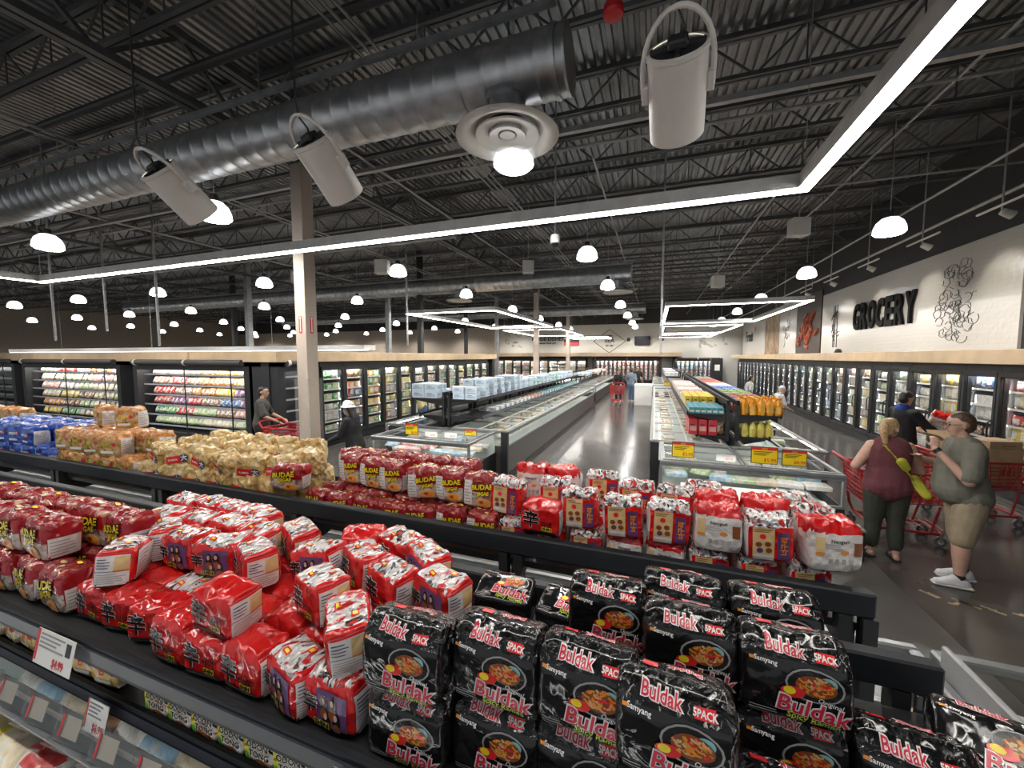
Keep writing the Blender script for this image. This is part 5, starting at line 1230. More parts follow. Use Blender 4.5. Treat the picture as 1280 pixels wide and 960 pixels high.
# === black packs on the right
G3 = 'black ramen packs on the near shelf'
BH = .165
bl = [(-.520, .755, 0, 0, .03, 'bottom of the front stack next to the red packs'), (-.525, .750, 1, 1, .03, 'top of the front stack next to the red packs'),
      (-.315, .79, 0, 2, .02, 'bottom of the second front stack'), (-.317, .80, 1, 0, -.02, 'top of the second front stack'),
      (-.118, .80, 0, 1, 0, 'bottom of the third front stack'), (-.118, .80, 1, 2, -.01, 'top of the third front stack'),
      (.052, .765, 0, 0, -.06, 'bottom of the fourth front stack'), (.050, .765, 1, 1, -.06, 'top of the fourth front stack'),
      (.245, .80, 0, 2, -.02, 'alone in the bottom layer right of the fourth front stack'), (.294, .985, 0, 0, 0, 'bottom of the second-row stack at the right'), (.293, .985, 1, 0, 0, 'top of the second-row stack at the right, fully in view'),
      (.09, 1.00, 0, 1, 0, 'bottom of the second-row stack left of the right one'), (.092, 1.00, 1, 2, .02, 'top of the second-row stack left of the right one'), (-.115, 1.05, 0, 2, 0, 'bottom of the second-row stack behind the third'), (-.105, 1.06, 1, 0, .02, 'top of the second-row stack, left end, noodle bowl in view'),
      (.09, 1.145, 0, 0, 0, 'bottom of the back stack by the beam, left one'), (.088, 1.15, 1, 1, -.02, 'top of the back stack by the beam, left one'), (.30, 1.155, 0, 1, 0, 'bottom of the back stack by the beam, right one'), (.302, 1.15, 1, 0, .0, 'top of the back stack by the beam, right one'),
      (.505, .985, 0, 2, -.06, 'low at the right end behind the fallen one'), (-.50, .92, 0, 1, 0, 'bottom layer behind the first stack'), (-.33, .97, 0, 2, .0, 'bottom layer behind the second stack')]
for (x, y, L_, v, a, w_) in bl:
    BK[v].put(x, y, Zs + BH * L_, a, 'black ramen pack, %s' % w_, G3, tilt=(jit(.02), jit(.02)))
BK[1].put(.665, .985, Zs + .055, -.32, 'black ramen pack fallen on its back at the right end of the near shelf', G3, tilt=(-1.0, .0))
BK[0].put(-.47, 1.17, Zs + .06, .05, 'black ramen pack lying on its back behind the front stacks, left one', G3, tilt=(-1.35, 0))
BK[2].put(-.25, 1.16, Zs + .06, -.1, 'black ramen pack lying on its back behind the front stacks, right one', G3, tilt=(-1.35, 0))
# === near rack, lower shelf: sachets and yellow packets
for i in range(11):
    OD[i % 2].put(-1.70 + .131 * i, .845, 1.02, jit(.05), 'white and orange noodle sachet on the lower shelf, %s from the left' % ORD[i], 'noodle sachets on the lower shelf', cat='noodle sachet')
for i in range(7): YL[0].put(-2.95 + .15 * i, .88, 1.02, jit(.2), 'yellow noodle packet on the lower shelf, %s from the left' % ORD[i], 'yellow packets on the lower shelf')
# === far rack: rows against the beam, shelf z 1.42, aisle side beyond
def far(P_, x, y, L_, a, lab, grp, tilt=None, z=None, sc=1.): P_.put(x, y, (Zs + .152 * L_) if z is None else z, a, lab, grp, tilt or (jit(.05), jit(.05)), sc)
G4 = 'wine-red packs on the far noodle shelf'
for j in range(3):
    for i in range(7):
        far(WN[(i + j) % 2] if i < 5 else WT[(i + j) % 2], -1.86 + .178 * i, 1.76 + .135 * j, 0, jit(.15), 'wine-red pack, bottom layer of far shelf, %s row, %s from left' % (ORD[j], ORD[i]), G4, sc=.92)
for i, (x, y) in enumerate([(-1.74, 1.93), (-1.56, 1.90), (-1.40, 1.88), (-1.19, 1.85), (-1.01, 1.86), (-.835, 1.83)]):
    far(WT[i % 2], x, y, 1, (-.1, -.12, -.1, .35, -.05, .05)[i], 'upright wine-red noodle pack on the far shelf, front row, %s from left' % ORD[i], G4)
for i in range(6): far(WT[(i + 1) % 2], -1.86 + .165 * i, 2.05, 1, jit(.2), 'upright wine-red noodle pack on the far shelf, back row, %s from left' % ORD[i], G4)
far(WN[0], -2.05, 1.725, 1, .30, 'single wine-red noodle pack perched on the beam before the cream packs', G4, z=1.555)
G5 = 'cream noodle packs on the far shelf'
for j in range(3):
    for i in range(6): far(CR[(i + j) % 3], -3.37 + .232 * i + .04 * (j % 2), 1.765 + .15 * j, 0, jit(.35), 'cream noodle pack with red band, bottom layer, %s row, %s from left' % (ORD[j], ORD[i]), G5, sc=1.15)
for j in range(3):
    for i in range(6 if j < 2 else 5): far(CR[(i + j + 1) % 3], -3.36 + .235 * i + (.05 if j == 1 else .12 * (j == 2)), 1.79 + .16 * j, .9 + .12 * j, jit(.5), 'cream noodle pack with red band, top layer, %s row, %s from left' % (ORD[j], ORD[i]), G5, (jit(.32), jit(.25)), sc=1.02)
G6 = 'orange noodle packs on the far shelf'
for j in range(2):
    for i in range(5):
        for L_ in (0, 1):
            if L_ == 1 and i == 4 and j == 0: continue
            far(OR[(i + j) % 2], -4.50 + .205 * i + .05 * j, 1.76 + .15 * j, L_ * 1.05, jit(.2) + .1, 'orange-topped noodle pack, %s layer, %s row, %s from left' % (('bottom', 'upper')[L_], ('front', 'back')[j], ORD[i]), G6, sc=1.12)
far(OR[0], -4.08, 1.96, 2.15, .4, 'orange-topped noodle pack lying highest, white panel towards the cream packs', G6, sc=1.1)
far(OR[1], -4.42, 1.95, 2.15, -.2, 'orange-topped noodle pack lying highest, toward the blue packs', G6, sc=1.1)
G7 = 'blue noodle packs on the far shelf'
for j in range(3):
    for i in range(7):
        for L_ in (0, 1):
            if L_ == 1 and i > 4 and j == 0: continue
            far(BL[(i + j) % 2], -5.95 + .215 * i, 1.77 + .145 * j, L_, jit(.12), 'blue noodle pack, %s layer, %s row from the beam, %s from left' % (('bottom', 'upper')[L_], ORD[j], ORD[i]), G7, sc=1.08)
for i in range(4): far(OR[i % 2], -7.1 + .22 * i, 2.16, 1.1, jit(.2), 'orange-topped noodle pack behind the blue packs, %s from left' % ORD[i], G6, sc=1.2)
G8 = 'red and white noodle packs on the far shelf'
for j in range(3):
    for i in range(8):
        far((TN + WH)[(i + 2 * j) % 5], -.62 + .17 * i, 1.76 + .135 * j, 0, jit(.12), 'red and white pack, bottom layer of far shelf, %s row, %s from left' % (ORD[j], ORD[i]), G8, sc=.86)
tw = [(-.675, 1.80, 'T', -.05, 'beside the last wine-red pack'), (-.305, 1.76, 'T', .10, 'third, right of the bright red one'), (-.115, 1.74, 'T', .06, 'left of the pair with tan panels'), (.065, 1.735, 'T', .08, 'right of the pair with tan panels'), (.25, 1.735, 'W', .0, 'white with red top, before the white display bin'), (.425, 1.735, 'T', .05, 'tan panel between two white ones'), (.615, 1.715, 'W', .25, 'white with red top at the right end of the shelf')]
for i, (x, y, k, a, w_) in enumerate(tw): far((TN if k == 'T' else WH)[i % (3 if k == 'T' else 2)], x, y, 1, a, 'noodle pack standing on top, %s' % w_, G8)
for i, (x, y, k, a, w_) in enumerate([(-.62, 2.05, 'W', .05, 'white with red top, leftmost at the back'), (-.44, 2.06, 'W', -.1, 'white with red top, second at the back'), (-.45, 1.89, 'T', .2, 'clear-topped before the two white ones'), (-.25, 2.07, 'T', .3, 'lying clear-topped behind the tan pair'), (-.07, 1.98, 'T', -.1, 'clear-topped behind the left one of the tan pair'), (.10, 1.95, 'T', -.1, 'clear-topped behind the first white one'), (.27, 1.90, 'W', .05, 'white with red top in the second row'), (.45, 1.90, 'W', -.1, 'white with red top in the second row, right one'), (.62, 1.89, 'T', .25, 'clear-topped behind the right end pack'), (.24, 2.06, 'T', 0, 'highest clear-topped at the back before the bin'), (.58, 2.04, 'T', .2, 'clear-topped farthest back at the right')]):
    far((TN if k == 'T' else WH)[i % (3 if k == 'T' else 2)], x, y, 1, a, 'noodle pack standing on top, %s' % w_, G8)
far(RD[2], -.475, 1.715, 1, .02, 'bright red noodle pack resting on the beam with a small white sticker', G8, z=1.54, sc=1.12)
# ------------------------------------------------------------------ price tags, acrylic holders, frozen food at the near freezer
def shelf_tag(x, y, z, w, h, rz, price, lab, tilt=-.22):
    t = thing('shelf_price_tag', lab, 'price tag', (x, y, z), rz, 'white shelf price tags'); t.rotation_euler = (tilt, 0, rz)
    MB().box(-w / 2, w / 2, -.002, .0, 0, h).build('tag_card', paper, t)
    MB().box(-w / 2, -w * .44, -.0032, -.002, h * .1, h).build('red_edge', redp, t)
    m = MB()
    for k in range(4): m.box(-w * .40, w * (.24 - .1 * (k % 3)), -.0032, -.002, h * (.86 - .12 * k), h * (.90 - .12 * k))
    m.build('printed_lines', mat('print_line_grey', (.25, .25, .27), .5), t)
    if w > .15: MB().box(w * .30, w * .42, -.0032, -.002, h * .52, h * .88).build('dark_print', blackp, t)
    g = text_mesh(price, h * .34, redp, extrude=.0004, offset=.0006, sx=.8); g.transform(Matrix.Rotation(PI / 2, 4, 'X')); ob('price_lettering', g, t, loc=(w * .16, -.0035, h * .20))
    return t
shelf_tag(-1.79, .610, 1.352, .215, .105, 0, '$4.99', 'white price tag reading $4.99 on the rail under the red packs')
shelf_tag(-1.92, .745, .955, .13, .11, 0, '$6.99', 'white price tag reading $6.99 on the lower shelf rail')
shelf_tag(-.57, .612, 1.352, .17, .085, 0, '$7.99', 'white price tag under the first black packs')
# clear acrylic price holders along the freezer
for i in range(9):
    x = -2.95 + .235 * i
    t = thing('acrylic_holder', 'clear acrylic holder with a price card along the near freezer, %s from the left' % ORD[i], 'price holder', (x, .715, .905), .05, 'clear acrylic price holders')
    t.rotation_euler = (-.35, 0, .06)
    m = MB(); m.box(-.11, .11, -.002, .002, 0, .10)
    m.build('clear_plate', acry, t); MB().box(-.11, .11, -.03, .03, -.004, .002).build('clear_foot', acry, t)
    MB().box(-.075, .02, .0022, .003, .015, .085).mi(1).box(-.08, -.068, -.0032, -.0022, .015, .09).build('price_card', [mat('kraft_card', (.58, .50, .40), .6, var=.1), redp], t)
led = MB().box(-3.2, .9, .70, .76, .893, .902).mi(1).box(-3.2, .9, .775, .80, .893, .905).build('freezer_ledge', [mat('frosted_ledge', (.22, .23, .25), .3), white]); tag(led, 'frosted ledge strip running along the near freezer under the price holders', 'ledge')
t = thing('category_card', 'kraft card reading KOREAN PANCAKE on the near freezer ledge', 'card', (-1.02, .77, .905), .05); t.rotation_euler = (-.5, 0, .05)
MB().box(-.11, .11, -.002, .002, 0, .11).build('card_board', mat('kraft_card', (.58, .50, .40), .6), t)
for k, wd in enumerate(('KOREAN', 'PANCAKE')):
    g = text_mesh(wd, .036, blackp, extrude=.0004, offset=.0008, shear=.1); g.transform(Matrix.Rotation(PI / 2, 4, 'X')); ob('lettering', g, t, loc=(0, -.003, .078 - .04 * k))
for i in range(14):
    c = ['red', 'yellow', 'cream', 'red', 'white', 'brown', 'cream'][i % 7]
    o = put('wide', c, (-2.85 + .20 * i, .60, .58), .05, '%s frozen packet standing in the near freezer, front row, %s from the left' % (c, ORD[i]), 'packets in the near freezer', sc=1.25); o.rotation_euler = (-.75, 0, rnd.uniform(-.15, .15))
    c = ['white', 'light blue', 'cream', 'brown'][i % 4]
    o = put('wide', c, (-2.85 + .20 * i, .84, .58), .05, '%s frozen packet in the near freezer, back row, %s from the left' % (c, ORD[i]), 'packets in the near freezer', sc=1.2); o.rotation_euler = (-.6, 0, rnd.uniform(-.15, .15))
    c = ['cream', 'red', 'white', 'yellow'][i % 4]
    o = put('wide', c, (-2.85 + .20 * i, .36, .56), .05, '%s frozen packet in the near freezer, row nearest the camera, %s from the left' % (c, ORD[i]), 'packets in the near freezer', sc=1.2); o.rotation_euler = (-.9, 0, rnd.uniform(-.15, .15))
# brown cartons by the end divider
for k, (x, y, a) in enumerate([(1.04, 1.72, .1), (1.10, 1.50, -.2)]):
    tag(MB().box(-.14, .14, -.1, .1, 0, .16, .004).mi(1).box(-.145, .145, -.02, .02, .16, .162).build('cardboard_carton', [mat('cardboard', (.42, .29, .17), .7), mat('tape_tan', (.5, .38, .24), .3)], loc=(x, y, .88), rot=(0, 0, a)), 'brown cardboard carton beside the end divider, %s one' % ('far', 'near')[k], 'carton', 'cartons by the end divider')
# ------------------------------------------------------------------ shopping carts
cred = mat('cart_red_plastic', (.42, .02, .025), .35, var=.05); cgrey = mat('cart_grey', (.10, .10, .10), .45)
def cart(loc, rz, lab):
    t = thing('shopping_cart', lab, 'shopping cart', loc, rz, 'red shopping carts')   # handle at -x, nose at +x
    m = MB()
    def P(u, v, w): # u 0..1 along, v -1..1 across, w 0..1 height
        return (-.40 + u * .86 + .04 * w * (1 if u > .5 else -1), v * (.29 - .07 * u + .02 * w), .48 + .42 * w + .06 * u * (1 - w))
    for w in (0, .14, .28, .42, .56, .70, .84):
        for v in (-1, 1): m.tube([P(0, v, w), P(1, v, w)], .007, 6)
        m.tube([P(1, -1, w), P(1, 1, w)], .007, 6); m.tube([P(0, -1, w), P(0, 1, w)], .007, 6)
    for k in range(15):
        u = k / 14
        for v in (-1, 1): m.tube([P(u, v, 0), P(u, v, 1)], .006, 6)
    for k in range(9):
        v = -1 + k / 4
        m.tube([P(1, v, 0), P(1, v, 1)], .006, 6); m.tube([P(0, v, 0), P(1, v, 0)], .006, 6); m.tube([P(0, v, 0), P(0, v, 1)], .005, 6)
    m.build('basket', cred, t)
    MB().tube([P(0, -1, 1), P(1, -1, 1), P(1, 1, 1), P(0, 1, 1), P(0, -1, 1)], .016, 8).build('rim', cred, t)
    MB().tube([P(0, -1, .95), (-.58, -.27, 1.0), (-.60, -.2, 1.01), (-.60, .2, 1.01), (-.58, .27, 1.0), P(0, 1, .95)], .018, 10).build('handle', cred, t, smooth=True)
    f = MB()
    for v in (-1, 1):
        f.tube([(-.44, v * .29, .86), (-.36, v * .27, .30), (-.30, v * .27, .17), (.42, v * .20, .15)], .017, 8)
        f.tube([(.30, v * .21, .16), (.38, v * .20, .50)], .014, 8)
    f.tube([(-.32, -.27, .2), (-.32, .27, .2)], .014, 8); f.tube([(.42, -.20, .15), (.42, .20, .15)], .017, 8)
    f.build('frame', cred, t, smooth=True)
    r = MB()
    for k in range(9): r.tube([(-.32 + .74 * k / 8, -.26 + .06 * k / 8, .21), (-.32 + .74 * k / 8, .26 - .06 * k / 8, .21)], .006, 6)
    r.build('lower_rack', cred, t)
    MB().box(-.34, -.30, -.2, .2, .62, .86, .01).build('child_seat', cgrey, t)
    for (x, y) in ((-.34, -.26), (-.34, .26), (.40, -.2), (.40, .2)):
        w = MB().tube([(x, y - .014, .062), (x, y + .014, .062)], .062, 18).build('wheel', cgrey, t, smooth=True)
        MB().tube([(x, y - .017, .062), (x, y + .017, .062)], .03, 12).build('wheel_hub', offw, w)
        MB().box(x - .016, x + .016, y - .024, y - .018, .06, .16).box(x - .016, x + .016, y + .018, y + .024, .06, .16).build('caster_fork', mat('zinc', (.45, .45, .46), .3, .9), t)
    return t
cart((2.98, 6.45, 0), -.05, 'red shopping cart in front of the woman in the maroon top')
cart((4.32, 7.45, 0), .1, 'red shopping cart loaded with cardboard boxes before the grocery freezers')
cart((-1.75, 19.9, 0), -1.65, 'distant red shopping cart pushed by the woman in black')
cart((-7.05, 6.02, 0), .05, 'red shopping cart pushed by the man in the dark T-shirt on the left')
cb = mat('cardboard', (.42, .29, .17), .7)
def box_open(x, y, z, w, d, h, rz, lab, flaps=False):
    t = thing('cardboard_box', lab, 'cardboard box', (x, y, z), rz, 'cardboard boxes in the cart')
    MB().box(-w / 2, w / 2, -d / 2, d / 2, 0, h, .004).build('box_body', cb, t)
    MB().box(-w / 2 - .001, w / 2 + .001, -.025, .025, h - .001, h + .002).build('tape', mat('tape_tan', (.5, .38, .24), .3), t)
    MB().box(-w * .2, w * .2, -d / 2 - .002, -d / 2, h * .35, h * .6).mi(1).disc if False else MB().box(-w * .1, w * .3, -d / 2 - .002, -d / 2, h * .28, h * .46).build('print', mat('box_print_brown', (.30, .14, .09), .6, var=.3, vs_=40), t)
    if flaps:
        m = MB(); m.add([(-w / 2, d / 2, h), (w / 2, d / 2, h), (w / 2, d / 2 + .12, h + .1), (-w / 2, d / 2 + .12, h + .1)], [(0, 1, 2, 3)]).add([(-w / 2, -d / 2, h), (-w / 2, d / 2, h), (-w / 2 - .12, d / 2, h + .09), (-w / 2 - .12, -d / 2, h + .09)], [(0, 1, 2, 3)])
        o = m.build('flap', cb, t); s = o.modifiers.new('thick', 'SOLIDIFY'); s.thickness = .005
    return t
box_open(4.50, 7.44, .58, .42, .36, .50, .15, 'wide cardboard box in the cart with brown print, in front of the freezers')
box_open(4.10, 7.44, .58, .34, .36, .56, .05, 'cardboard box with open flaps in the cart, under the pack held by the man', True)
box_open(4.52, 7.46, 1.085, .40, .32, .10, .25, 'flat cardboard box lying on top of the wide one')
# ------------------------------------------------------------------ people
def ell(m, p0, p1, r0, r1, ky=1., n=14):
    """tapered capsule from p0 to p1; KY squashes it front to back"""
    p0, p1 = Vector(p0), Vector(p1); d = p1 - p0; L_ = d.length; d = d.normalized() if L_ > 1e-6 else Vector((0, 0, 1))
    side = Vector((1, 0, 0)) - d * d.x
    side = side.normalized() if side.length > .2 else (Vector((0, 1, 0)) - d * d.y).normalized()
    fw = d.cross(side); rings = []
    for k in range(5):
        a = -PI / 2 + PI / 2 * k / 5; rings.append((p0 + d * r0 * math.sin(a), max(.001, r0 * math.cos(a))))
    for k in range(5): rings.append((p0.lerp(p1, k / 4), r0 + (r1 - r0) * k / 4))
    for k in range(1, 6):
        a = PI / 2 * k / 5; rings.append((p1 + d * r1 * math.sin(a), max(.001, r1 * math.cos(a))))
    vs = [c + (side * math.cos(2 * PI * q / n) + fw * math.sin(2 * PI * q / n) * ky) * r for c, r in rings for q in range(n)]; fs = []
    for i in range(len(rings) - 1):
        for q in range(n): fs.append((i * n + q, i * n + (q + 1) % n, (i + 1) * n + (q + 1) % n, (i + 1) * n + q))
    fs += [tuple(reversed(range(n))), tuple(range((len(rings) - 1) * n, len(rings) * n))]
    m.add(vs, fs)
def melt(m, name, ma, parent, vox=.011, smooth=4, disp=0.):
    """one continuous skin over everything in M"""
    me0 = m.mesh(name, []); o = bpy.data.objects.new('melt', me0)
    r = o.modifiers.new('remesh', 'REMESH'); r.mode = 'VOXEL'; r.voxel_size = vox
    s = o.modifiers.new('smooth', 'SMOOTH'); s.factor = .5; s.iterations = smooth
    me = bake(o); bpy.data.meshes.remove(me0)
    if disp:
        cs = [v.co.copy() for v in me.vertices]; ns = [v.normal.copy() for v in me.vertices]; fl = []
        for c, q in zip(cs, ns): fl += list(c + q * (noise.noise(c * 9) * disp + noise.noise(Vector((c.x * 22, c.y * 22, c.z * 7))) * disp * .7))
        me.vertices.foreach_set('co', fl); me.update()
    me.materials.clear(); me.materials.append(ma); me.name = name
    me.polygons.foreach_set('use_smooth', [True] * len(me.polygons))
    return ob(name, me, parent)
skin = mat('skin_light', (.56, .34, .26), .5, var=.08, vs_=20); skin2 = mat('skin_medium', (.46, .28, .19), .5, var=.08, vs_=20)
def cloth(nm, c): return mat('cloth_' + nm, c, .85, var=.12, vs_=14, bump=.3, bs=160)
def person(lab, pos, rz, h=1.75, fat=0., top=None, sleeve=.55, bottom=None, leglen=.09, shoe=None, hairm=None, hair='short', armL=None, armR=None, legs=None, head=(0, 0), lean=0., sk=None, vox=.011, extra=None, female=False, shoe_kind='sneaker', belly=0., grp=None):
    t = thing('person', lab, 'person', pos, rz, grp); s = h / 1.75; sk = sk or skin
    ln = lambda z: -lean * max(0, z - .95)                       # forward lean towards -y
    def V(x, y, z): return Vector((x * s, (y + ln(z)) * s, z * s))
    f = 1 + fat; fl_ = 1 + fat * .45; sh = .172 if female else .195
    legs = legs or [(.10, 0.), (-.10, 0.)]
    armL = armL or [(.27, .02, 1.16), (.28, -.08, .92)]; armR = armR or [(-.27, .02, 1.16), (-.28, -.08, .92)]
    b = MB()
    ell(b, V(0, 0, .95), V(0, -.01, 1.10), .15 * f * s, .135 * f * s, .72); ell(b, V(0, -.01, 1.10), V(0, .0, 1.33), .135 * f * s, .155 * f * s, .68)
    ell(b, V(-sh + .03, 0, 1.42), V(sh - .03, 0, 1.42), .062 * s, .062 * s); ell(b, V(0, 0, 1.38), V(0, -.01, 1.55), .058 * s, .05 * s)
    if belly: ell(b, V(0, -.07, 1.04), V(0, -.07, 1.18), (.13 + belly * .4) * s, (.12 + belly * .3) * s, .85)
    pts = {}
    for sg, arm in ((1, armL), (-1, armR)):
        S = V(sg * sh, 0, 1.42); E_ = V(*arm[0]); W_ = V(*arm[1]); ell(b, S, E_, .050 * f * s, .040 * f * s); ell(b, E_, W_, .040 * f * s, .027 * s)
        hd = arm[2] if len(arm) > 2 else None
        dr = Vector(hd).normalized() if hd else (W_ - E_).normalized()
        sd = dr.cross(Vector((0, 0, 1))); sd = sd.normalized() if sd.length > .2 else Vector((0, 1, 0)); up = sd.cross(dr)
        K = W_ + dr * .085 * s
        for q in (-1, 0, 1): ell(b, W_ + sd * q * .012 * s, K + sd * q * .022 * s, .015 * s, .013 * s)
        for q, fl in enumerate((.062, .074, .070, .054)):
            o_ = K + sd * (q - 1.5) * .0185 * s; j1 = o_ + dr * fl * .55 * s - up * .006 * s; j2 = j1 + (dr * .75 - up * .65) * fl * .5 * s
            ell(b, o_, j1, .0092 * s, .0088 * s, 1, 8); ell(b, j1, j2, .0088 * s, .0075 * s, 1, 8)
        th0 = W_ + dr * .03 * s - sd * sg * .022 * s; ell(b, th0, th0 + (dr * .6 - sd * sg * .7) * .05 * s, .013 * s, .010 * s, 1, 8); ell(b, th0 + (dr * .6 - sd * sg * .7) * .05 * s, th0 + (dr * .95 - sd * sg * .6) * .075 * s, .010 * s, .008 * s, 1, 8)
        pts[sg] = (S, E_, W_, K)
    lp = {}
    for sg, (lx, ly) in zip((1, -1), legs):
        Hp = V(sg * .092, 0, .92); A_ = Vector((lx * s, ly * s, .085 * s)); Kn = Hp.lerp(A_, .5) + Vector((0, -.025 * s, .0))
        ell(b, Hp, Kn, .092 * f * s, .06 * f * s); ell(b, Kn, Kn.lerp(A_, .35), .058 * f * s, .058 * f * s); ell(b, Kn.lerp(A_, .35), A_, .058 * f * s, .038 * s)
        ell(b, A_ + Vector((0, .03 * s, -.045 * s)), A_ + Vector((sg * .015 * s, -.14 * s, -.055 * s)), .034 * s, .028 * s)
        lp[sg] = (Hp, Kn, A_)
    # head
    hc = V(0, -.025, 1.635); q = Euler((head[1], 0, head[0])).to_matrix()
    def Hd(x, y, z): return hc + (q @ Vector((x, y, z))) * s
    ell(b, Hd(0, .012, .025), Hd(0, -.005, .035), .086 * s, .084 * s); ell(b, Hd(0, -.03, -.015), Hd(0, -.045, -.075), .066 * s, .042 * s, .9)
    ell(b, Hd(0, -.083, .015), Hd(0, -.102, -.022), .010 * s, .016 * s); ell(b, Hd(-.028, -.078, .032), Hd(.028, -.078, .032), .013 * s, .013 * s)
    for sg in (-1, 1): ell(b, Hd(sg * .083, .005, .015), Hd(sg * .086, .008, -.02), .016 * s, .012 * s)
    ell(b, Hd(-.02, -.078, -.052), Hd(.02, -.078, -.052), .011 * s, .011 * s); ell(b, Hd(0, .0, -.05), V(0, -.01, 1.5), .052 * s, .055 * s)
    melt(b, 'body', sk, t, vox)
    e = MB()
    for sg in (-1, 1):
        c = Hd(sg * .031, -.083, .012); e.tube([c + q @ Vector((0, .004, 0)), c + q @ Vector((0, -.005, 0))], [.010 * s, .006 * s], 10)
        e.tube([Hd(sg * .018, -.090, .036), Hd(sg * .045, -.082, .038)], .004 * s, 6)
    e.build('eyes', mat('eye_dark', (.02, .015, .012), .2, var=0), t)
    MB().tube([Hd(-.022, -.0875, -.052), Hd(0, -.092, -.053), Hd(.022, -.0875, -.052)], .004 * s, 6).build('lips', mat('lip_rose', (.42, .16, .14), .45), t)
    # hair
    if hairm:
        m = MB(); ell(m, Hd(0, .026, .048), Hd(0, .012, .055), .089 * s, .087 * s)
        ell(m, Hd(0, .05, -.02), Hd(0, .045, .03), .072 * s, .078 * s)
        if hair == 'pony': ell(m, Hd(-.01, .11, .06), Hd(-.03, .15, -.02), .035 * s, .045 * s); ell(m, Hd(-.03, .15, -.02), Hd(-.05, .13, -.20), .045 * s, .022 * s)
        if hair == 'long':
            for sg in (-1, 0, 1): ell(m, Hd(sg * .05, .05, .02), Hd(sg * .06, .06, -.20), .055 * s, .04 * s)
        melt(m, 'hair', hairm, t, .010 * max(1, vox / .011), 2, .006)
    # clothes
    if top:
        m = MB(); g = .014 * s
        ell(m, V(0, 0, .95), V(0, -.01, 1.10), .165 * f * s + g, .150 * f * s + g, .80); ell(m, V(-.05 * f, .0, .93), V(.05 * f, .0, .93), .118 * f * s + g * 1.4, .118 * f * s + g * 1.4); ell(m, V(0, -.01, 1.10), V(0, .0, 1.33), .142 * f * s + g, .158 * f * s + g, .72)
        ell(m, V(-sh + .03, 0, 1.41), V(sh - .03, 0, 1.41), .064 * s + g, .064 * s + g); ell(m, V(0, 0, 1.36), V(0, .0, 1.44), .085 * s, .068 * s)
        if belly: ell(m, V(0, -.07, 1.02), V(0, -.07, 1.18), (.135 + belly * .4) * s + g, (.12 + belly * .3) * s + g, .85)
        if female: ell(m, V(-.07, -.075, 1.28), V(.07, -.075, 1.28), .07 * f * s, .07 * f * s)
        for sg in (1, -1):
            S, E_, W_, K = pts[sg]
            if sleeve < .2: continue
            ell(m, S, S.lerp(E_, min(1, sleeve / .5 if sleeve < .5 else 1) * (.85 if sleeve < .9 else 1)), .054 * f * s + g, (.056 if sleeve < .9 else .046) * f * s + g * .9)
            if sleeve > .9: ell(m, E_, W_, .044 * f * s + g, .032 * s + g)
        melt(m, 'top_garment', top, t, vox, 3, .006)
    if bottom:
        m = MB(); g = .013 * s; ell(m, V(-.05 * f, 0, .93), V(.05 * f, 0, .93), .115 * f * s + g, .115 * f * s + g); ell(m, V(0, 0, .95), V(0, 0, 1.02), .145 * f * s + g, .14 * f * s + g, .75)
        for sg in (1, -1):
            Hp, Kn, A_ = lp[sg]; ell(m, Hp, Kn, .098 * f * s + g, (.072 if leglen < .3 else .078) * fl_ * s + g)
            if leglen < .3: ell(m, Kn, Kn.lerp(A_, 1 - leglen), .066 * fl_ * s + g, .05 * fl_ * s + g)
        melt(m, 'trousers', bottom, t, vox, 3, .005)
    if shoe:
        for sg in (1, -1):
            A_ = lp[sg][2]; m = MB()
            if shoe_kind == 'sneaker':
                ell(m, A_ + Vector((0, .045, -.045)) * s, A_ + Vector((sg * .015, -.16, -.05)) * s, .046 * s, .040 * s, .85); ell(m, A_ + Vector((0, .03, -.02)) * s, A_ + Vector((0, -.03, .0)) * s, .048 * s, .045 * s); ell(m, A_ + Vector((0, -.02, -.01)) * s, A_ + Vector((sg * .012, -.12, -.04)) * s, .045 * s, .038 * s)
                o = melt(m, 'shoe', shoe, t, .010, 2)
                MB().box(-.047 * s, .047 * s, -.20 * s, .10 * s, 0, .028 * s, .012).build('sole', offw, o, loc=(A_.x + sg * .006, A_.y, .0))
                MB().tube([A_ + Vector((0, 0, .0)) * s, A_ + Vector((0, 0, .05)) * s], .043 * s, 14).build('sock', mat('sock_black', (.02, .02, .02), .9), o)
            else:
                m.box(-.045 * s, .045 * s, -.18 * s, .07 * s, 0, .022 * s, .01)
                for yy in (-.12, -.03): m.tube([(-.045 * s, yy * s, .02 * s), (-.03 * s, yy * s, .065 * s), (.03 * s, yy * s, .065 * s), (.045 * s, yy * s, .02 * s)], .009 * s, 6)
                m.build('sandal', shoe, t, loc=(A_.x, A_.y, 0))
    if extra: extra(t, s, V, Hd, pts, lp)
    return t
olive = cloth('olive_grey', (.17, .165, .135)); khaki = cloth('khaki', (.36, .29, .20)); maroon = cloth('maroon', (.13, .035, .045)); dgreen = cloth('dark_green', (.035, .04, .025)); blackc = cloth('black', (.015, .015, .017)); dkgrey = cloth('dark_olive', (.055, .055, .045))
denim = cloth('denim', (.09, .15, .26)); blueT = cloth('blue_grey', (.20, .27, .36)); yellowc = cloth('soft_yellow', (.55, .48, .22)); greyc = cloth('light_grey', (.42, .42, .42)); sneak = mat('sneaker_grey', (.62, .63, .66), .6)
hbrown = mat('hair_brown', (.09, .05, .03), .5, var=.3, vs_=40); hblond = mat('hair_blonde', (.45, .30, .15), .45, var=.35, vs_=40); hblack = mat('hair_black', (.015, .012, .011), .4, var=.2); hgrey = mat('hair_grey', (.45, .43, .41), .5, var=.2)
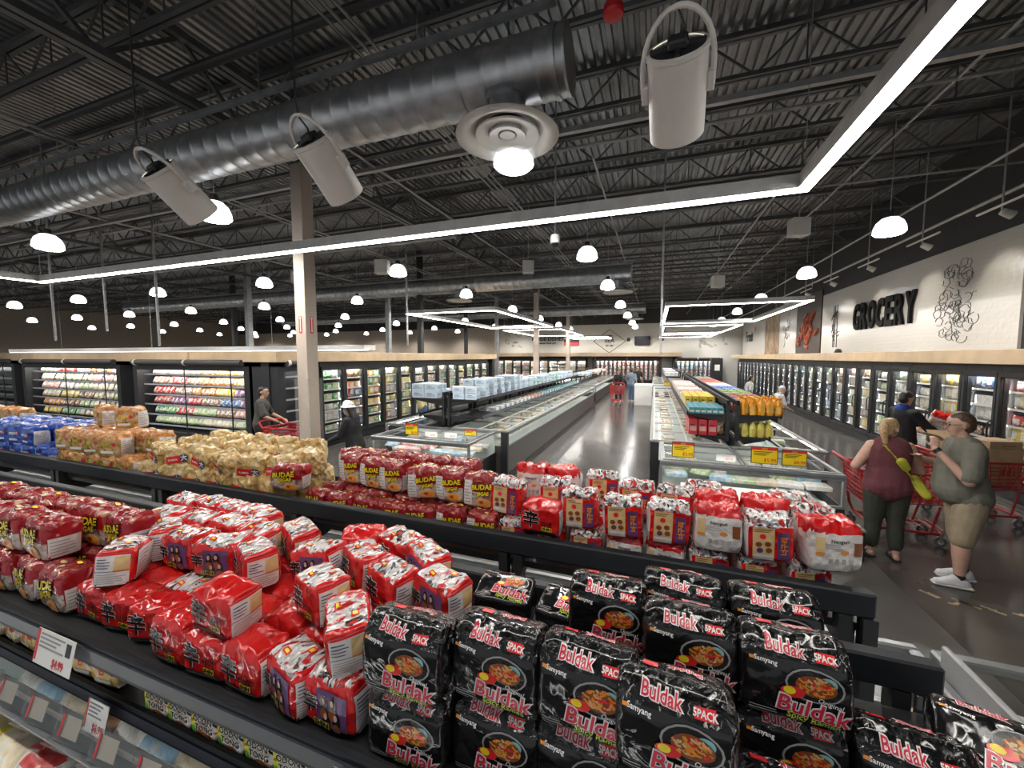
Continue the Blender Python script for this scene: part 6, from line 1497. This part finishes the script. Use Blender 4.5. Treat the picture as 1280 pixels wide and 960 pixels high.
def ex_man(t, s, V, Hd, pts, lp):
    g = MB()
    for sg in (-1, 1):
        c = [Hd(sg * .033 + .022 * math.cos(a * PI / 6), -.096, .010 + .017 * math.sin(a * PI / 6)) for a in range(13)]; g.tube(c, .0022, 6)
        g.tube([Hd(sg * .054, -.094, .014), Hd(sg * .088, .0, .016)], .0022, 6)
    g.tube([Hd(-.011, -.098, .012), Hd(.011, -.098, .012)], .0022, 6); g.build('glasses', blackp, t)
    S, E_, W_, K = pts[1]; d = (W_ - E_).normalized(); MB().tube([W_ - d * .03, W_ + d * .005], .034, 14).build('wristband', mat('watch_black', (.02, .02, .025), .4), t)
person('man in an olive T-shirt, khaki shorts and white sneakers, hand raised to his chin', (3.03, 5.27, 0), R(-97), 1.77, .22, olive, .55, khaki, .45, sneak, hbrown, armL=[(.30, -.10, 1.13), (.17, -.27, 1.40), (-.5, .05, .8)], armR=[(-.30, -.03, 1.14), (-.20, -.28, 1.24), (.9, -.3, .5)], legs=[(.10, -.05), (-.11, .06)], head=(0, .12), lean=.10, belly=.18, vox=.009, extra=ex_man)
def ex_woman(t, s, V, Hd, pts, lp):
    yb = mat('bag_lime_yellow', (.48, .47, .04), .55, bump=.3, bs=60); m = MB()
    gm_ = [c for c in t.children if c.name.startswith('top_garment')][0].data
    bv = BVHTree.FromPolygons([v.co.copy() for v in gm_.vertices], [tuple(q.vertices) for q in gm_.polygons])
    def back(x, z):
        hit = bv.ray_cast(Vector((x, 1., z)), Vector((0, -1, 0)))[0]
        return (hit.y if hit else .1) + .010
    P0 = [V(.085, .0, 1.50)] + [Vector((x, back(x, z), z)) for x, z in [((.09 - .33 * k / 9) * s, (1.44 - .46 * k / 9) * s) for k in range(10)]]
    for a, c in zip(P0, P0[1:]): m.bar(a, c, .034, .008)
    b = thing('crossbody_bag', 'lime yellow crossbody bag slung over the back of the woman in maroon', 'bag', t.location, t.rotation_euler.z)
    m.build('strap', yb, b)
    k = MB(); ell(k, Vector((-.045, back(-.045, 1.19) + .02, 1.19)), Vector((-.10, back(-.10, 1.10) + .02, 1.11)), .048, .042, .5); melt(k, 'small_pouch', yb, b, .008, 2)
    k = MB(); ell(k, Vector((-.21, back(-.2, .98) + .02, .97)), Vector((-.29, .12, .83)), .058, .050, .6); melt(k, 'large_pouch', yb, b, .008, 2)
    MB().tube([Hd(-.06, -.02, .118), Hd(0, -.04, .128), Hd(.06, -.02, .118)], .008, 8).build('sunglasses', blackp, t)
person('woman with a blonde ponytail in a maroon sleeveless top and dark green capri trousers', (2.56, 5.66, 0), R(176), 1.63, .34, maroon, .12, dgreen, .22, mat('sandal_black', (.02, .018, .018), .6), hblond, 'pony', armL=[(.31, -.03, 1.14), (.12, -.30, 1.16)], armR=[(-.31, -.03, 1.14), (-.10, -.30, 1.14)], legs=[(.115, -.02), (-.115, .02)], head=(-.9, 0), female=True, shoe_kind='sandal', vox=.009, extra=ex_woman)
def ex_jacket(t, s, V, Hd, pts, lp):
    m = MB(); ell(m, V(-.03, .02, 1.47), V(.03, .02, 1.47), .085, .085); melt(m, 'collar', cloth('royal_blue', (.02, .06, .30)), t, .011, 2)
person('man in a black jacket with blue collar holding a red and white packet', (3.98, 8.45, 0), R(105), 1.75, .12, blackc, 1., blackc, .09, mat('shoe_black', (.02, .02, .02), .6), hblack, armL=[(.26, -.18, 1.16), (.12, -.42, 1.20)], armR=[(-.26, -.18, 1.16), (-.12, -.42, 1.20)], head=(.15, .25), sk=skin2, extra=ex_jacket)
WH[0].put(4.36, 8.36, 1.20, R(-20), 'red and white packet in the hands of the man in the black jacket', '', tilt=(.5, .3), sc=1.5)
person('man in a dark olive T-shirt seen from behind at the open cases', (-7.86, 5.95, 0), R(128), 1.70, .12, dkgrey, .55, blackc, .09, mat('shoe_black', (.02, .02, .02), .6), hblack, armL=[(.27, -.12, 1.14), (.22, -.36, 1.02)], armR=[(-.27, -.12, 1.14), (-.22, -.36, 1.02)], head=(-.3, 0), lean=.08, sk=skin2)
def ex_cap(t, s, V, Hd, pts, lp):
    m = MB(); ell(m, Hd(0, .02, .06), Hd(0, .01, .075), .098 * s, .088 * s); m2 = MB()
    melt(m, 'hat', white, t, .010, 2); MB().lathe([(.09 * s, .03), (.135 * s, .0), (.137 * s, .004), (.09 * s, .045)], 24, Hd(0, .01, .03)).build('hat_brim', white, t, smooth=True)
    k = MB(); ell(k, Hd(0, -.055, -.03), Hd(0, -.06, -.065), .058 * s, .042 * s, .9); melt(k, 'face_mask', mat('mask_pale_blue', (.50, .58, .62), .7), t, .008, 2)
person('woman in a black coat with a white hat and pale face mask', (-4.72, 5.24, 0), R(-78), 1.58, .15, blackc, 1., blackc, .09, mat('shoe_black', (.02, .02, .02), .6), hblack, 'long', armL=[(.24, -.14, 1.16), (.18, -.38, 1.06)], armR=[(-.24, -.14, 1.16), (-.18, -.38, 1.06)], head=(0, .3), lean=.15, female=True, sk=skin2, extra=ex_cap)
person('woman with dark hair in a soft yellow top beyond the pale boxes', (-6.75, 10.4, 0), R(160), 1.56, .1, yellowc, .12, denim, .09, sneak, hblack, 'long', head=(.5, 0), female=True, sk=skin2, vox=.014, armR=[(-.24, -.1, 1.2), (-.1, -.2, 1.42)])
person('woman in a black shirt pushing the distant red cart', (-1.75, 20.9, 0), R(-2), 1.66, .06, blackc, 1., blackc, .09, sneak, hblack, 'long', armL=[(.24, -.12, 1.14), (.2, -.40, 1.02)], armR=[(-.24, -.12, 1.14), (-.2, -.40, 1.02)], female=True, sk=skin2, vox=.016)
person('man in a blue grey T-shirt and jeans standing beside the distant red cart', (-1.12, 21.3, 0), R(150), 1.74, .06, blueT, .55, denim, .09, sneak, hbrown, vox=.016)
person('person in black farther down the main aisle behind the man in jeans', (-.95, 24.2, 0), R(20), 1.76, .06, blackc, .55, blackc, .09, sneak, hblack, sk=skin2, vox=.016)
person('person with grey hair and a light grey shirt stooping by the right island', (3.25, 13.2, 0), R(100), 1.50, .12, greyc, .55, blackc, .09, sneak, hgrey, lean=.35, vox=.014, armL=[(.26, -.2, 1.1), (.2, -.42, 1.0)], armR=[(-.26, -.2, 1.1), (-.2, -.42, 1.0)])
person('person with dark hair and a grey shirt farther along the right aisle', (3.35, 17.0, 0), R(100), 1.62, .1, greyc, .55, denim, .09, sneak, hblack, lean=.12, sk=skin2, vox=.016)
bpy.data.scenes.remove(BENCH)
